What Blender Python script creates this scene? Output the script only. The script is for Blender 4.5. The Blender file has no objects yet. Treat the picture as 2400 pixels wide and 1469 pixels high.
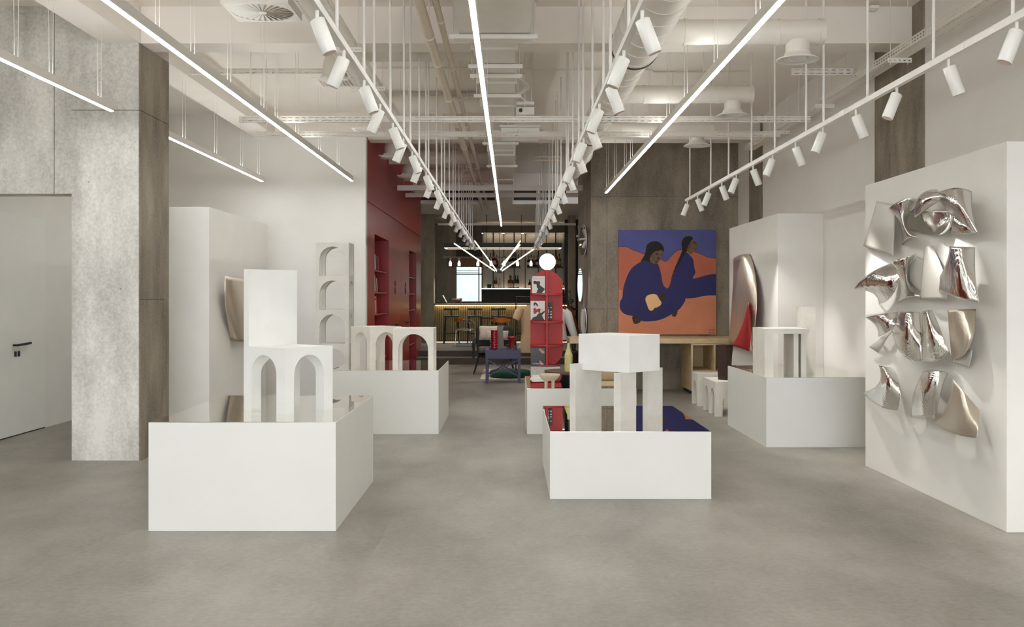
import bpy, bmesh, math, random
from math import pi, sin, cos, radians
from mathutils import Vector, Matrix
random.seed(7)
S = bpy.context.scene
C = S.collection
# ------------------------------------------------------------------ camera
F = 2350.0; VX = 1197.0; VY = 697.0; H = 1.55          # focal length and vanishing point in pixels of the 2400x1469 frame, eye height
cd = bpy.data.cameras.new('camera'); cam = bpy.data.objects.new('camera', cd); C.objects.link(cam)
cam.location = (0, 0, H); cam.rotation_euler = (pi/2, 0, 0)
cd.sensor_width = 36; cd.sensor_fit = 'HORIZONTAL'; cd.lens = F*36/2400
cd.shift_x = (1200-VX)/2400; cd.shift_y = -(734.5-VY)/2400; cd.clip_start = 0.05; cd.clip_end = 200
S.camera = cam
# ------------------------------------------------------------------ world, daylight, exposure
S.view_settings.view_transform = 'Standard'; S.view_settings.look = 'None'
S.view_settings.gamma = 1; S.view_settings.use_curve_mapping = False
S.view_settings.exposure = 0.42
S.cycles.use_denoising = True
S.cycles.max_bounces = 10; S.cycles.diffuse_bounces = 6; S.cycles.glossy_bounces = 6; S.cycles.sample_clamp_indirect = 6
wd = bpy.data.worlds.new('sky'); S.world = wd; wd.use_nodes = True
wb = wd.node_tree.nodes['Background']; wb.inputs[1].default_value = 11.0     # bright overcast sky, dark street below the horizon
_n = wd.node_tree.nodes; _tc = _n.new('ShaderNodeTexCoord'); _sx = _n.new('ShaderNodeSeparateXYZ'); _rp = _n.new('ShaderNodeValToRGB')
_rp.color_ramp.elements[0].position = 0.44; _rp.color_ramp.elements[0].color = (.30, .29, .28, 1)
_rp.color_ramp.elements[1].position = 0.485; _rp.color_ramp.elements[1].color = (.93, .97, 1.04, 1)
_mr = _n.new('ShaderNodeMapRange'); _mr.inputs[1].default_value = -1; _mr.inputs[2].default_value = 1
for _a, _b in ((_tc.outputs['Generated'], _sx.inputs[0]), (_sx.outputs['Z'], _mr.inputs[0]), (_mr.outputs[0], _rp.inputs[0]), (_rp.outputs[0], wb.inputs[0])): wd.node_tree.links.new(_a, _b)
LED = 30.0                                               # radiance of the ceiling light lines
def portal(loc, rot, sx, sy):
    l = bpy.data.lights.new('daylight_portal', 'AREA'); l.shape = 'RECTANGLE'; l.size = sx; l.size_y = sy
    l.cycles.is_portal = True
    o = bpy.data.objects.new('daylight_portal', l); C.objects.link(o); o.location = loc; o.rotation_euler = rot
portal((0, -11.9, 2.15), (pi/2, 0, 0), 8.6, 4.2)           # shop front behind the camera, faces into the room
# ------------------------------------------------------------------ helpers
def px(p, Y): return (p-VX)*Y/F
def pz(q, Y): return H-(q-VY)*Y/F
def at(p, q, Y): return Vector((px(p, Y), Y, pz(q, Y)))
def fy(q, z=0.0): return (H-z)*F/(q-VY)
def lin(c): c /= 255.0; return c/12.92 if c <= 0.04045 else ((c+0.055)/1.055)**2.4
def rgb(r, g, b): return (lin(r), lin(g), lin(b), 1)
M = {}
def mat(name, col, rough=0.6, metal=0.0, var=0.0, scale=6.0, bump=0.0, bscale=60.0, emit=None, strength=0.0, alpha_glass=False, coat=0.0, spec=0.5):
    m = bpy.data.materials.new(name); m.use_nodes = True; nt = m.node_tree; b = nt.nodes['Principled BSDF']
    c = rgb(*col)
    b.inputs['Base Color'].default_value = c; b.inputs['Roughness'].default_value = rough; b.inputs['Metallic'].default_value = metal
    b.inputs['Coat Weight'].default_value = coat; b.inputs['Specular IOR Level'].default_value = spec
    tc = nt.nodes.new('ShaderNodeTexCoord')
    n = nt.nodes.new('ShaderNodeTexNoise'); n.inputs['Scale'].default_value = scale; n.inputs['Detail'].default_value = 5
    nt.links.new(tc.outputs['Object'], n.inputs['Vector'])
    r = nt.nodes.new('ShaderNodeValToRGB'); k = max(var, 0.015)
    r.color_ramp.elements[0].position = 0.3; r.color_ramp.elements[1].position = 0.7
    r.color_ramp.elements[0].color = tuple(x*(1-k) for x in c[:3])+(1,); r.color_ramp.elements[1].color = tuple(min(1, x*(1+k)) for x in c[:3])+(1,)
    nt.links.new(n.outputs['Fac'], r.inputs['Fac']); nt.links.new(r.outputs['Color'], b.inputs['Base Color'])
    if bump:
        n2 = nt.nodes.new('ShaderNodeTexNoise'); n2.inputs['Scale'].default_value = bscale; n2.inputs['Detail'].default_value = 4
        nt.links.new(tc.outputs['Object'], n2.inputs['Vector'])
        bp = nt.nodes.new('ShaderNodeBump'); bp.inputs['Strength'].default_value = bump; bp.inputs['Distance'].default_value = 0.01
        nt.links.new(n2.outputs['Fac'], bp.inputs['Height']); nt.links.new(bp.outputs['Normal'], b.inputs['Normal'])
    if emit:
        b.inputs['Emission Color'].default_value = rgb(*emit); b.inputs['Emission Strength'].default_value = strength
    M[name] = m; return m
def concrete(name, dark, light, rough=0.75, vs=0.35, scale=2.2, pores=True):
    m = bpy.data.materials.new(name); m.use_nodes = True; nt = m.node_tree; b = nt.nodes['Principled BSDF']; N = nt.nodes.new; L = nt.links.new
    b.inputs['Roughness'].default_value = rough
    tc = N('ShaderNodeTexCoord'); mp = N('ShaderNodeMapping'); mp.inputs['Scale'].default_value = (1, 1, vs); L(tc.outputs['Object'], mp.inputs['Vector'])
    n1 = N('ShaderNodeTexNoise'); n1.inputs['Scale'].default_value = scale; n1.inputs['Detail'].default_value = 8; n1.inputs['Roughness'].default_value = 0.62; L(mp.outputs['Vector'], n1.inputs['Vector'])
    n2 = N('ShaderNodeTexNoise'); n2.inputs['Scale'].default_value = 38; n2.inputs['Detail'].default_value = 6; n2.inputs['Roughness'].default_value = 0.7; L(tc.outputs['Object'], n2.inputs['Vector'])
    mx = N('ShaderNodeMix'); mx.data_type = 'FLOAT'; mx.inputs[0].default_value = 0.34; L(n1.outputs['Fac'], mx.inputs[2]); L(n2.outputs['Fac'], mx.inputs[3])
    r = N('ShaderNodeValToRGB'); e = r.color_ramp.elements; e[0].position = 0.35; e[1].position = 0.63; e[0].color = rgb(*dark); e[1].color = rgb(*light)
    L(mx.outputs[0], r.inputs['Fac'])
    out = r.outputs['Color']
    if pores:
        v = N('ShaderNodeTexVoronoi'); v.inputs['Scale'].default_value = 5; v.inputs['Randomness'].default_value = 1; L(tc.outputs['Object'], v.inputs['Vector'])
        r2 = N('ShaderNodeValToRGB'); r2.color_ramp.elements[0].position = 0.02; r2.color_ramp.elements[1].position = 0.05
        r2.color_ramp.elements[0].color = (0.25, 0.24, 0.22, 1); r2.color_ramp.elements[1].color = (1, 1, 1, 1)
        L(v.outputs['Distance'], r2.inputs['Fac'])
        mm = N('ShaderNodeMix'); mm.data_type = 'RGBA'; mm.blend_type = 'MULTIPLY'; mm.inputs[0].default_value = 0.75
        L(out, mm.inputs[6]); L(r2.outputs['Color'], mm.inputs[7]); out = mm.outputs[2]
    L(out, b.inputs['Base Color'])
    bp = N('ShaderNodeBump'); bp.inputs['Strength'].default_value = 0.25; bp.inputs['Distance'].default_value = 0.01; L(n2.outputs['Fac'], bp.inputs['Height']); L(bp.outputs['Normal'], b.inputs['Normal'])
    M[name] = m; return m
class MB:
    def __init__(s): s.v = []; s.f = []; s.m = []; s.sm = []
    def add(s, vs, fs, mi=0, smooth=False):
        o = len(s.v); s.v += [tuple(x) for x in vs]
        for f in fs: s.f.append(tuple(i+o for i in f)); s.m.append(mi); s.sm.append(smooth)
        return s
    def box(s, x0, x1, y0, y1, z0, z1, mi=0):
        x0, x1 = min(x0, x1), max(x0, x1); y0, y1 = min(y0, y1), max(y0, y1); z0, z1 = min(z0, z1), max(z0, z1)
        return s.add([(x0,y0,z0),(x1,y0,z0),(x1,y1,z0),(x0,y1,z0),(x0,y0,z1),(x1,y0,z1),(x1,y1,z1),(x0,y1,z1)],
                     [(0,3,2,1),(4,5,6,7),(0,1,5,4),(1,2,6,5),(2,3,7,6),(3,0,4,7)], mi)
    def obox(s, p, u, v, w, mi=0):                        # parallelepiped from a corner and three edge vectors (right-handed)
        p, u, v, w = map(Vector, (p, u, v, w))
        q = [p, p+u, p+u+v, p+v]; q += [a+w for a in q]
        return s.add(q, [(0,3,2,1),(4,5,6,7),(0,1,5,4),(1,2,6,5),(2,3,7,6),(3,0,4,7)], mi)
    def bar(s, a, b, w, h, mi=0):                         # rectangular bar between two points
        a, b = Vector(a), Vector(b); d = (b-a).normalized()
        up = Vector((0,0,1)) if abs(d.z) < 0.95 else Vector((0,1,0))
        r = d.cross(up).normalized()*w; t = r.cross(d).normalized()*h
        return s.add([a-r/2-t/2, a+r/2-t/2, a+r/2+t/2, a-r/2+t/2, b-r/2-t/2, b+r/2-t/2, b+r/2+t/2, b-r/2+t/2],
                     [(0,1,2,3),(7,6,5,4),(0,4,5,1),(1,5,6,2),(2,6,7,3),(3,7,4,0)], mi)
    def cyl(s, a, b, r0, r1=None, n=16, mi=0, caps=True):
        a, b = Vector(a), Vector(b); r1 = r0 if r1 is None else r1
        d = (b-a).normalized(); up = Vector((0,0,1)) if abs(d.z) < 0.95 else Vector((1,0,0))
        u = d.cross(up).normalized(); w = u.cross(d)
        A = [a+(u*cos(2*pi*i/n)+w*sin(2*pi*i/n))*r0 for i in range(n)]; B = [b+(u*cos(2*pi*i/n)+w*sin(2*pi*i/n))*r1 for i in range(n)]
        s.add(A+B, [(i, n+i, n+(i+1) % n, (i+1) % n) for i in range(n)], mi, True)
        if caps: s.add(A, [tuple(range(n))], mi); s.add(B, [tuple(range(n-1, -1, -1))], mi)
        return s
    def tube(s, pts, r, n=10, mi=0):
        pts = [Vector(p) for p in pts]; rings = []; prev = None
        for i, p in enumerate(pts):
            d = (pts[min(i+1, len(pts)-1)]-pts[max(i-1, 0)]).normalized()
            u = d.cross(Vector((0,0,1)) if abs(d.z) < 0.9 else Vector((1,0,0))).normalized() if prev is None else (prev-d*prev.dot(d)).normalized()
            prev = u; w = d.cross(u); rr = r[i] if isinstance(r, (list, tuple)) else r
            rings.append([p+(u*cos(2*pi*k/n)+w*sin(2*pi*k/n))*rr for k in range(n)])
        vs = [x for R in rings for x in R]; fs = []
        for i in range(len(pts)-1):
            for k in range(n): fs.append((i*n+k, i*n+(k+1) % n, (i+1)*n+(k+1) % n, (i+1)*n+k))
        s.add(vs, fs, mi, True); s.add(rings[0], [tuple(range(n-1, -1, -1))], mi); s.add(rings[-1], [tuple(range(n))], mi)
        return s
    def lathe(s, prof, c=(0,0,0), n=24, mi=0, smooth=True, sx=1, sy=1):
        c = Vector(c); k = len(prof); vs = []; fs = []
        for i in range(n):
            a = 2*pi*i/n
            for r, z in prof: vs.append(c+Vector((cos(a)*r*sx, sin(a)*r*sy, z)))
        for i in range(n):
            j = (i+1) % n
            for t in range(k-1): fs.append((i*k+t, j*k+t, j*k+t+1, i*k+t+1))
        s.add(vs, fs, mi, smooth)
        if prof[0][0] > 1e-4: s.add([vs[i*k] for i in range(n)], [tuple(range(n-1, -1, -1))], mi)
        if prof[-1][0] > 1e-4: s.add([vs[i*k+k-1] for i in range(n)], [tuple(range(n))], mi)
        return s
    def ball(s, c, r, n=24, mi=0, sx=1, sy=1, sz=1):
        return s.lathe([(max(r*sin(pi*i/(n//2)), 1e-5), -r*cos(pi*i/(n//2))*sz) for i in range(n//2+1)], c, n, mi, True, sx, sy)
    def prism(s, poly, o, u, v, w, mi=0):                 # polygon (2d, any winding) in plane o+u*a+v*b pushed along w
        o, u, v, w = map(Vector, (o, u, v, w)); n = len(poly)
        ar = sum(poly[i][0]*poly[(i+1) % n][1]-poly[(i+1) % n][0]*poly[i][1] for i in range(n))
        if (ar > 0) != (u.cross(v).dot(w) > 0): poly = poly[::-1]
        A = [o+u*a+v*b for a, b in poly]; B = [p+w for p in A]
        s.add(A, [tuple(range(n-1, -1, -1))], mi); s.add(B, [tuple(range(n))], mi)
        return s.add(A+B, [(i, (i+1) % n, n+(i+1) % n, n+i) for i in range(n)], mi)
    def mesh(s, name, mats, off=(0,0,0)):
        me = bpy.data.meshes.new(name); o = Vector(off)
        me.from_pydata([Vector(x)-o for x in s.v], [], s.f); me.polygons.foreach_set('material_index', s.m); me.polygons.foreach_set('use_smooth', s.sm)
        for m in (mats if isinstance(mats, (list, tuple)) else [mats]): me.materials.append(M[m] if isinstance(m, str) else m)
        me.update(); return me
    def build(s, name, mats, parent=None, world=False, label=None, bevel=0, loc=None):
        off = parent.location if (parent and world) else (loc or (0,0,0))
        o = bpy.data.objects.new(name, s.mesh(name, mats, off)); C.objects.link(o)
        if parent: o.parent = parent
        elif loc: o.location = loc
        if label: o['label'] = label
        if bevel:
            b = o.modifiers.new('bevel', 'BEVEL'); b.width = bevel; b.segments = 2; b.limit_method = 'ANGLE'
        return o
    def base(s):
        xs = [v[0] for v in s.v]; ys = [v[1] for v in s.v]; zs = [v[2] for v in s.v]
        return ((min(xs)+max(xs))/2, (min(ys)+max(ys))/2, min(zs))
    def solo(s, name, mats, label, cat, group=None, bevel=0):   # a thing that is one mesh
        return tag(s.build(name, mats, loc=s.base(), bevel=bevel), label, cat, group)
    def struct(s, name, mats, label=None, cat=None, bevel=0):
        o = s.build(name, mats, bevel=bevel); o['kind'] = 'structure'
        if label: o['label'] = label
        o['category'] = cat or name.split('_')[0]
        return o
def tag(o, label, cat, group=None):
    o['label'] = label; o['category'] = cat
    if group: o['group'] = group
    return o
def thing(name, label, cat, loc=(0,0,0), rotz=0, group=None):
    o = bpy.data.objects.new(name, None); C.objects.link(o); o.location = loc; o.rotation_euler = (0,0,rotz); o.empty_display_size = 0.1
    return tag(o, label, cat, group)
def dup(root, loc, rotz, label, group=None):
    r = root.copy(); C.objects.link(r); r.location = loc; r.rotation_euler = (0,0,rotz); r['label'] = label
    if group: r['group'] = group
    for ch in [q for q in root.children if q.type == 'MESH']:
        c = ch.copy(); C.objects.link(c); c.parent = r
        for g in list(ch.children):
            d = g.copy(); C.objects.link(d); d.parent = c
    return r
ORD = ['first','second','third','fourth','fifth','sixth','seventh','eighth','ninth','tenth','eleventh','twelfth','thirteenth','fourteenth','fifteenth',
       'sixteenth','seventeenth','eighteenth','nineteenth','twentieth','twenty-first','twenty-second','twenty-third','twenty-fourth','twenty-fifth','twenty-sixth','twenty-seventh','twenty-eighth','twenty-ninth','thirtieth']
def boolean(base, cutters, name, mats, parent=None, off=(0,0,0)):
    o = base.build('tmp_base', mats); cs = []
    for k, c in enumerate(cutters):
        q = c.build('tmp_cut', mats); cs.append(q)
        b = o.modifiers.new('b', 'BOOLEAN'); b.operation = 'DIFFERENCE'; b.object = q; b.solver = 'EXACT'
    bpy.context.view_layer.update()
    me = bpy.data.meshes.new_from_object(o.evaluated_get(bpy.context.evaluated_depsgraph_get()))
    for q in cs+[o]:
        d = q.data; bpy.data.objects.remove(q); bpy.data.meshes.remove(d)
    me.name = name; r = bpy.data.objects.new(name, me); C.objects.link(r)
    if parent: r.parent = parent
    return r
# ------------------------------------------------------------------ materials
mat('wall_white', (232,229,224), 0.75, var=0.02, scale=3, bump=0.04, bscale=220)
mat('ceiling_white', (236,230,222), 0.85, var=0.02, scale=2)
mat('plinth_white', (228,227,222), 0.55, var=0.01, scale=3)
mat('lacquer_white', (232,231,226), 0.35, var=0.01)
mat('steel_white', (230,227,221), 0.4, var=0.01)
mat('duct_white', (228,223,214), 0.45, var=0.02)
mat('pipe_cream', (205,192,172), 0.45, var=0.02)
mat('hole_dark', (70,64,56), 0.8)
mat('mirror', (246,244,238), 0.015, 1.0)
mat('art_white', (232,232,228), 0.7, var=0.03, scale=5, bump=0.10, bscale=90)
mat('art_plaster', (226,222,212), 0.75, var=0.05, scale=6, bump=0.2, bscale=70)
mat('art_stone', (212,209,202), 0.8, var=0.05, scale=8, bump=0.25, bscale=80)
mat('black', (18,17,16), 0.45)
mat('black_metal', (14,14,14), 0.4, 0.3)
mat('gasket', (60,54,46), 0.6)
mat('red_lacquer', (150,14,18), 0.36, var=0.05, scale=40)
mat('red_deep', (140,10,14), 0.5, var=0.05)
mat('red_shelf', (172,24,24), 0.5, var=0.03, bump=0.05)
mat('led', (255,255,255), 0.5, emit=(252,253,250), strength=LED)
mat('led_added_up', (255,255,255), 0.5, emit=(253,253,249), strength=LED*.46)  # glow of the added strips that brighten the ceiling
mat('led_tube', (255,250,230), 0.5, emit=(255,244,216), strength=1.0)
mat('led_cream', (255,250,230), 0.5, emit=(255,240,206), strength=2.2)
mat('led_warm', (255,240,200), 0.5, emit=(255,226,168), strength=6.0)
mat('led_shelf', (255,240,210), 0.5, emit=(255,234,204), strength=4.0)
mat('globe', (240,240,236), 0.3, emit=(255,252,246), strength=0.75)
mat('wood_pale', (214,190,148), 0.5, var=0.10, scale=9)
mat('wood_brown', (84,58,42), 0.5, var=0.2, scale=10)
mat('wood_orange', (128,84,40), 0.5, var=0.15, scale=6)
mat('brown_dark', (58,38,30), 0.55, var=0.15, scale=12, bump=0.2)
mat('chrome', (215,205,200), 0.12, 1.0)
mat('orange', (198,108,24), 0.5, var=0.05)
mat('cream_fabric', (214,204,186), 0.9, var=0.05, bump=0.2, bscale=150)
mat('grey_fabric', (92,92,90), 0.9, var=0.1, bump=0.2, bscale=150)
mat('charcoal', (44,42,40), 0.8, var=0.1)
mat('navy', (72,70,100), 0.5, var=0.05)
mat('ceramic_red', (150,14,24), 0.25, coat=0.5)
mat('ceramic_beige', (206,190,164), 0.6, var=0.06, scale=20, bump=0.15)
mat('vase_yellow', (200,192,128), 0.5, var=0.10, scale=30, bump=0.2)
mat('dress_beige', (206,174,138), 0.9, var=0.05, bump=0.2, bscale=120)
mat('shirt_white', (226,224,218), 0.9, var=0.03, bump=0.2, bscale=120)
mat('rust', (140,72,44), 0.9, var=0.08, bump=0.2, bscale=120)
mat('leaf', (42,44,30), 0.6, var=0.2)
mat('rug_white', (226,222,206), 0.95, var=0.04, bump=0.3, bscale=200)
mat('rug_green', (38,76,58), 0.95, var=0.1, bump=0.3, bscale=200)
mat('paper', (228,224,216), 0.7)
mat('bar_tile', (150,130,72), 0.35, var=0.15, scale=14)
mat('stone_grey', (120,112,104), 0.6, var=0.1, scale=14)
mat('panel_cream', (214,206,192), 0.6, var=0.02)
mat('wall_dark', (86,80,73), 0.8, var=0.12, scale=5)
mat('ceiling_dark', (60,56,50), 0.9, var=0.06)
mat('glass_dark', (30,28,22), 0.12, coat=0.6)
mat('glass_amber', (120,62,22), 0.12, coat=0.6)
mat('glass_red', (110,20,18), 0.15, coat=0.6)
mat('glass_green', (60,70,34), 0.12, coat=0.6)
mat('glass_olive', (140,120,50), 0.12, coat=0.6)
mat('glass_pale', (170,184,172), 0.1, coat=0.6)
mat('pot_green', (36,50,42), 0.5)
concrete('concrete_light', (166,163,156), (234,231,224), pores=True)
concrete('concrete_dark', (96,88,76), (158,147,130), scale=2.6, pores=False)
concrete('concrete_grey', (138,128,110), (178,168,148), scale=3.0, pores=False)
concrete('stair_stone', (78,70,62), (98,88,78), scale=4, vs=1, pores=False)
def floor_mat():
    m = concrete('floor_concrete', (112,107,98), (162,157,148), rough=0.42, vs=1, scale=0.9, pores=False); nt = m.node_tree
    mp = [n for n in nt.nodes if n.type == 'MAPPING'][0]; mp.inputs['Scale'].default_value = (1.0, 0.55, 1)
    for n in nt.nodes:
        if n.type == 'TEX_NOISE' and n.inputs['Scale'].default_value > 20: n.inputs['Scale'].default_value = 26
        if n.type == 'MIX': n.inputs[0].default_value = 0.3
floor_mat()
def brushed(name, col, rough, amt):                       # polished sheet metal with fine rolled lines
    m = mat(name, col, rough, 1.0, var=0.05, scale=3); nt = m.node_tree; b = nt.nodes['Principled BSDF']; N = nt.nodes.new; L = nt.links.new
    tc = N('ShaderNodeTexCoord'); n = N('ShaderNodeTexNoise'); n.inputs['Scale'].default_value = 4.0; n.inputs['Detail'].default_value = 1
    w = N('ShaderNodeTexWave'); w.inputs['Scale'].default_value = 60; w.inputs['Distortion'].default_value = 1.5
    L(tc.outputs['Object'], n.inputs['Vector']); L(tc.outputs['Object'], w.inputs['Vector'])
    b1 = N('ShaderNodeBump'); b1.inputs['Strength'].default_value = amt; b1.inputs['Distance'].default_value = 0.12; L(n.outputs['Fac'], b1.inputs['Height'])
    b2 = N('ShaderNodeBump'); b2.inputs['Strength'].default_value = 0.12; b2.inputs['Distance'].default_value = 0.004; L(w.outputs['Fac'], b2.inputs['Height']); L(b1.outputs['Normal'], b2.inputs['Normal'])
    L(b2.outputs['Normal'], b.inputs['Normal'])
brushed('steel_sheet', (240,238,234), 0.09, 0.10)
brushed('gold_sheet', (224,214,198), 0.38, 0.06)
mat('sheet_back', (206,202,194), 0.6)
mat('sheet_matte', (196,192,184), 0.45, var=0.02)
# ================================================================== the room
XR = 3.834; XL = -5.55; ZC = 4.32; ZB = 3.97            # right wall, left wall, ceiling, beam soffit
def panels(mb, xs, zs, y0, y1, gap=0.008):               # wall of cast panels with open joints
    for i in range(len(xs)-1):
        for k in range(len(zs)-1):
            mb.box(xs[i]+(gap/2 if i else 0), xs[i+1]-(gap/2 if i < len(xs)-2 else 0), y0, y1, zs[k]+(gap/2 if k else 0), zs[k+1]-(gap/2 if k < len(zs)-2 else 0))
    return mb.box(xs[0]+.01, xs[-1]-.01, y0+.03, y1-.001, zs[0]+.001, zs[-1]-.01)
MB().box(-6, 5, -12, 23.2, -0.2, 0).struct('floor', 'floor_concrete', 'smooth grey micro-cement floor of the gallery', 'floor')
MB().box(-6, 5, -12, 31.4, ZC, ZC+.2).struct('ceiling', 'ceiling_white', 'white painted high ceiling slab', 'ceiling')
MB().box(XR, XR+.2, -12, 9.28, 0, ZC).box(XR, XR+.2, 10.53, 15.25, 0, ZC).box(XR, XR+.2, 16.08, 17.2, 0, ZC).struct('wall_right', 'wall_white', 'white wall along the right side', 'wall')
for i, (a, b, l) in enumerate(((9.28, 10.53, 'nearer flush concrete pilaster in the right wall'), (15.25, 16.08, 'farther flush concrete pilaster in the right wall'))):
    m = MB(); mid = a+(b-a)*.68
    m.box(XR-.012, XR+.2, a, mid-.004, 0, ZC).box(XR-.012, XR+.2, mid+.004, b, 0, ZC).struct('pilaster', 'concrete_dark', l, 'pilaster')
# left side: wall with the door, lintel wall, column, back wall
MB().box(XL-.2, XL, 6.5, 15.13, 0, ZC).struct('wall_left', 'wall_white', 'white side wall behind the concrete lintel', 'wall')
MB().box(XL-.2, XL, -12, 6.5, 0, ZC).struct('wall_left_front', 'wall_dark', 'dark side wall beside the shop front', 'wall')
m = MB(); xj = px(127, 9.535); zj = pz(258, 9.535); xc0, xc1 = -4.175, -3.526
panels(m, [XL, xj, xc0], [2.536, ZC], 9.535, 9.78)
m.box(xc0, xc1, 9.537, 9.78, ZB+.001, ZC)
m.struct('wall_lintel', 'concrete_light', 'raw concrete lintel wall over the white door', 'wall')
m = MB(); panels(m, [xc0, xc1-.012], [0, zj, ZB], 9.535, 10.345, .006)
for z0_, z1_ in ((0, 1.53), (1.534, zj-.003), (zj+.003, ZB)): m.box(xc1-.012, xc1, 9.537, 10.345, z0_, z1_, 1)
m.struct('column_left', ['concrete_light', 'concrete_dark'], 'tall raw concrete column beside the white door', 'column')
MB().box(XL, -2.19, 15.13, 15.3, 0, ZC).struct('wall_back_left', 'wall_white', 'white end wall left of the red cabinet', 'wall')
# beams
MB().box(xc1, XR, 9.55, 9.9, ZB, ZC).struct('beam_1', 'ceiling_white', 'nearer white cross beam under the ceiling', 'beam')
MB().box(-2.19, XR, 15.36, 15.72, ZB, ZC).box(xc1, -2.19, 14.98, 15.13, ZB, ZC).struct('beam_2', 'ceiling_white', 'farther white cross beam above the painting', 'beam')
MB().box(-2.19, 1.35, 22.4, 22.75, 4.02, ZC).struct('beam_3', 'ceiling_white', 'cross beam above the lounge steps', 'beam')
MB().box(-3.88, xc1, -12, 9.535, ZB, ZC).box(-3.88, xc1, 10.345, 14.98, ZB, ZC).box(-3.88, -3.6, 14.98, 15.13, ZB, ZC).struct('beam_4', 'ceiling_white', 'white lengthwise beam above the concrete column', 'beam')
# concrete wall with the painting
m = MB(); panels(m, [1.35, 1.62, XR], [0, 1.36, 3.25, ZC], 16.9, 20.1, .008)
m.struct('wall_painting', 'concrete_dark', 'raw concrete wall carrying the blue and orange painting', 'wall')
# shop front behind the camera: piers and header, open glazing between
MB().box(-6, -4.3, -12.1, -12, 0, ZC).box(4.3, 5, -12.1, -12, 0, ZC).box(-4.3, 4.3, -12.1, -12, 4.25, ZC).struct('wall_front', 'ceiling_dark', 'dark shop front wall around the wide front opening', 'wall')
# platform, steps, bar room
YS = 23.2; YP = 23.7
MB().box(-2.19, 5, YS, YP, -.2, .158).box(-2.19, 5, YP, 31.4, -.2, .30).box(-3.6, -2.19, 24.38, 31.4, -.2, .30).struct('floor_platform', ['floor_concrete'], 'raised grey bar floor', 'floor')
MB().box(-2.19, 5, YS-.02, YS, 0, .15).box(-2.19, 5, YP-.02, YP, .158, .292).struct('step_riser', 'stair_stone', 'dark step fronts up to the bar floor', 'step')
YB = 31.0
def bz(q): return pz(q, YB)
def bx(p): return px(p, YB)
xw0, xw1, zw0, zw1 = bx(1069), bx(1128), bz(708), bz(626)
MB().box(-3.6, xw0, YB, YB+.2, .3, 3.84, 1).box(xw1, 3.6, YB, YB+.2, .3, 3.84).box(xw0, xw1, YB, YB+.2, zw1, 3.84).box(xw0, xw1, YB, YB+.2, .3, zw0).struct('wall_back', ['wall_dark', 'concrete_grey'], 'dark grey wall behind the bar', 'wall')
MB().box(-3.6, -3.4, 24.4, YB, .3, 3.84).box(-3.4, -2.19, 24.4, 24.5, .3, 3.84).struct('wall_bar_left', 'concrete_grey', 'concrete wall beside the bar', 'wall')
MB().box(3.4, 3.6, 20.1, YB, 0, 3.84).box(XR, 3.4, 20.1, 20.2, 0, ZC).struct('wall_bar_right', 'wall_dark', 'dark wall on the right of the bar', 'wall')
MB().box(-3.6, 3.6, 24.5, YB, 3.84, 4.0).struct('ceiling_bar', 'ceiling_white', 'lower white ceiling over the bar', 'ceiling')
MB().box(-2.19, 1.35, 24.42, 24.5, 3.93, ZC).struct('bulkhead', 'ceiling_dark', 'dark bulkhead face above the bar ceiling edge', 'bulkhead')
MB().box(px(1060, 24.4), px(1265, 24.4), 24.36, 24.42, pz(478.5, 24.4), pz(472, 24.4)).struct('trim_1', 'lacquer_white', 'thin white trim along the bar ceiling edge', 'trim')
MB().box(-3.4, -2.115, 27.6, 28.0, .3, 3.70).box(-3.4, -1.7, 27.6, 28.0, 3.70, 3.84).struct('pillar_bar_left', 'concrete_grey', 'concrete pillar at the left end of the bar', 'pillar')
MB().box(px(1333, 28), px(1349, 28), 28, 28.4, .3, 3.84).struct('pillar_bar_right', 'concrete_grey', 'slim concrete pillar at the right end of the bar', 'pillar')
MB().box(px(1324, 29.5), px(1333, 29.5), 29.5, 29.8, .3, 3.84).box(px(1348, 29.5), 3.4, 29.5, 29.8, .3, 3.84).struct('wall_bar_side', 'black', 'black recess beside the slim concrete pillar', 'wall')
MB().box(bx(1130), bx(1325), YB-.06, YB, bz(548), 3.84).struct('trim_2', 'ceiling_dark', 'dark fascia above the lit bar shelves', 'trim')
MB().box(bx(1050), bx(1128), YB-.35, YB-.001, bz(626), bz(605)).box(bx(1050), bx(1128), YB-.3, YB-.001, bz(603.5), bz(602)).struct('trim_3', 'wood_orange', 'brown timber header over the bar window', 'trim')
w = MB()
for a, b, c, d in ((1069,1128,706,708),(1121,1123.4,626,708),(1069,1128,641,643.5),(1069,1121,633,634),(1069,1121,637.5,638.5),(1069,1070,626,708)):
    w.box(bx(a), bx(b), YB+.05, YB+.1, bz(d), bz(c))
w.struct('window_1', 'black_metal', 'bright window with black bars behind the bar', 'window')
def glass_pane():
    m = mat('window_glass', (74,80,76), 0.25, var=.12, scale=2.5); m.node_tree.nodes['Principled BSDF'].inputs['Transmission Weight'].default_value = 1; m.node_tree.nodes['Principled BSDF'].inputs['IOR'].default_value = 1.02
glass_pane()
p = MB().box(xw0+.005, xw1-.005, YB+.12, YB+.126, zw0+.005, zw1-.005).build('pane', 'window_glass', bpy.data.objects['window_1'])
portal((bx(1098), YB+.22, (zw0+zw1)/2), (-pi/2, 0, 0), .8, 1.0)
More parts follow.
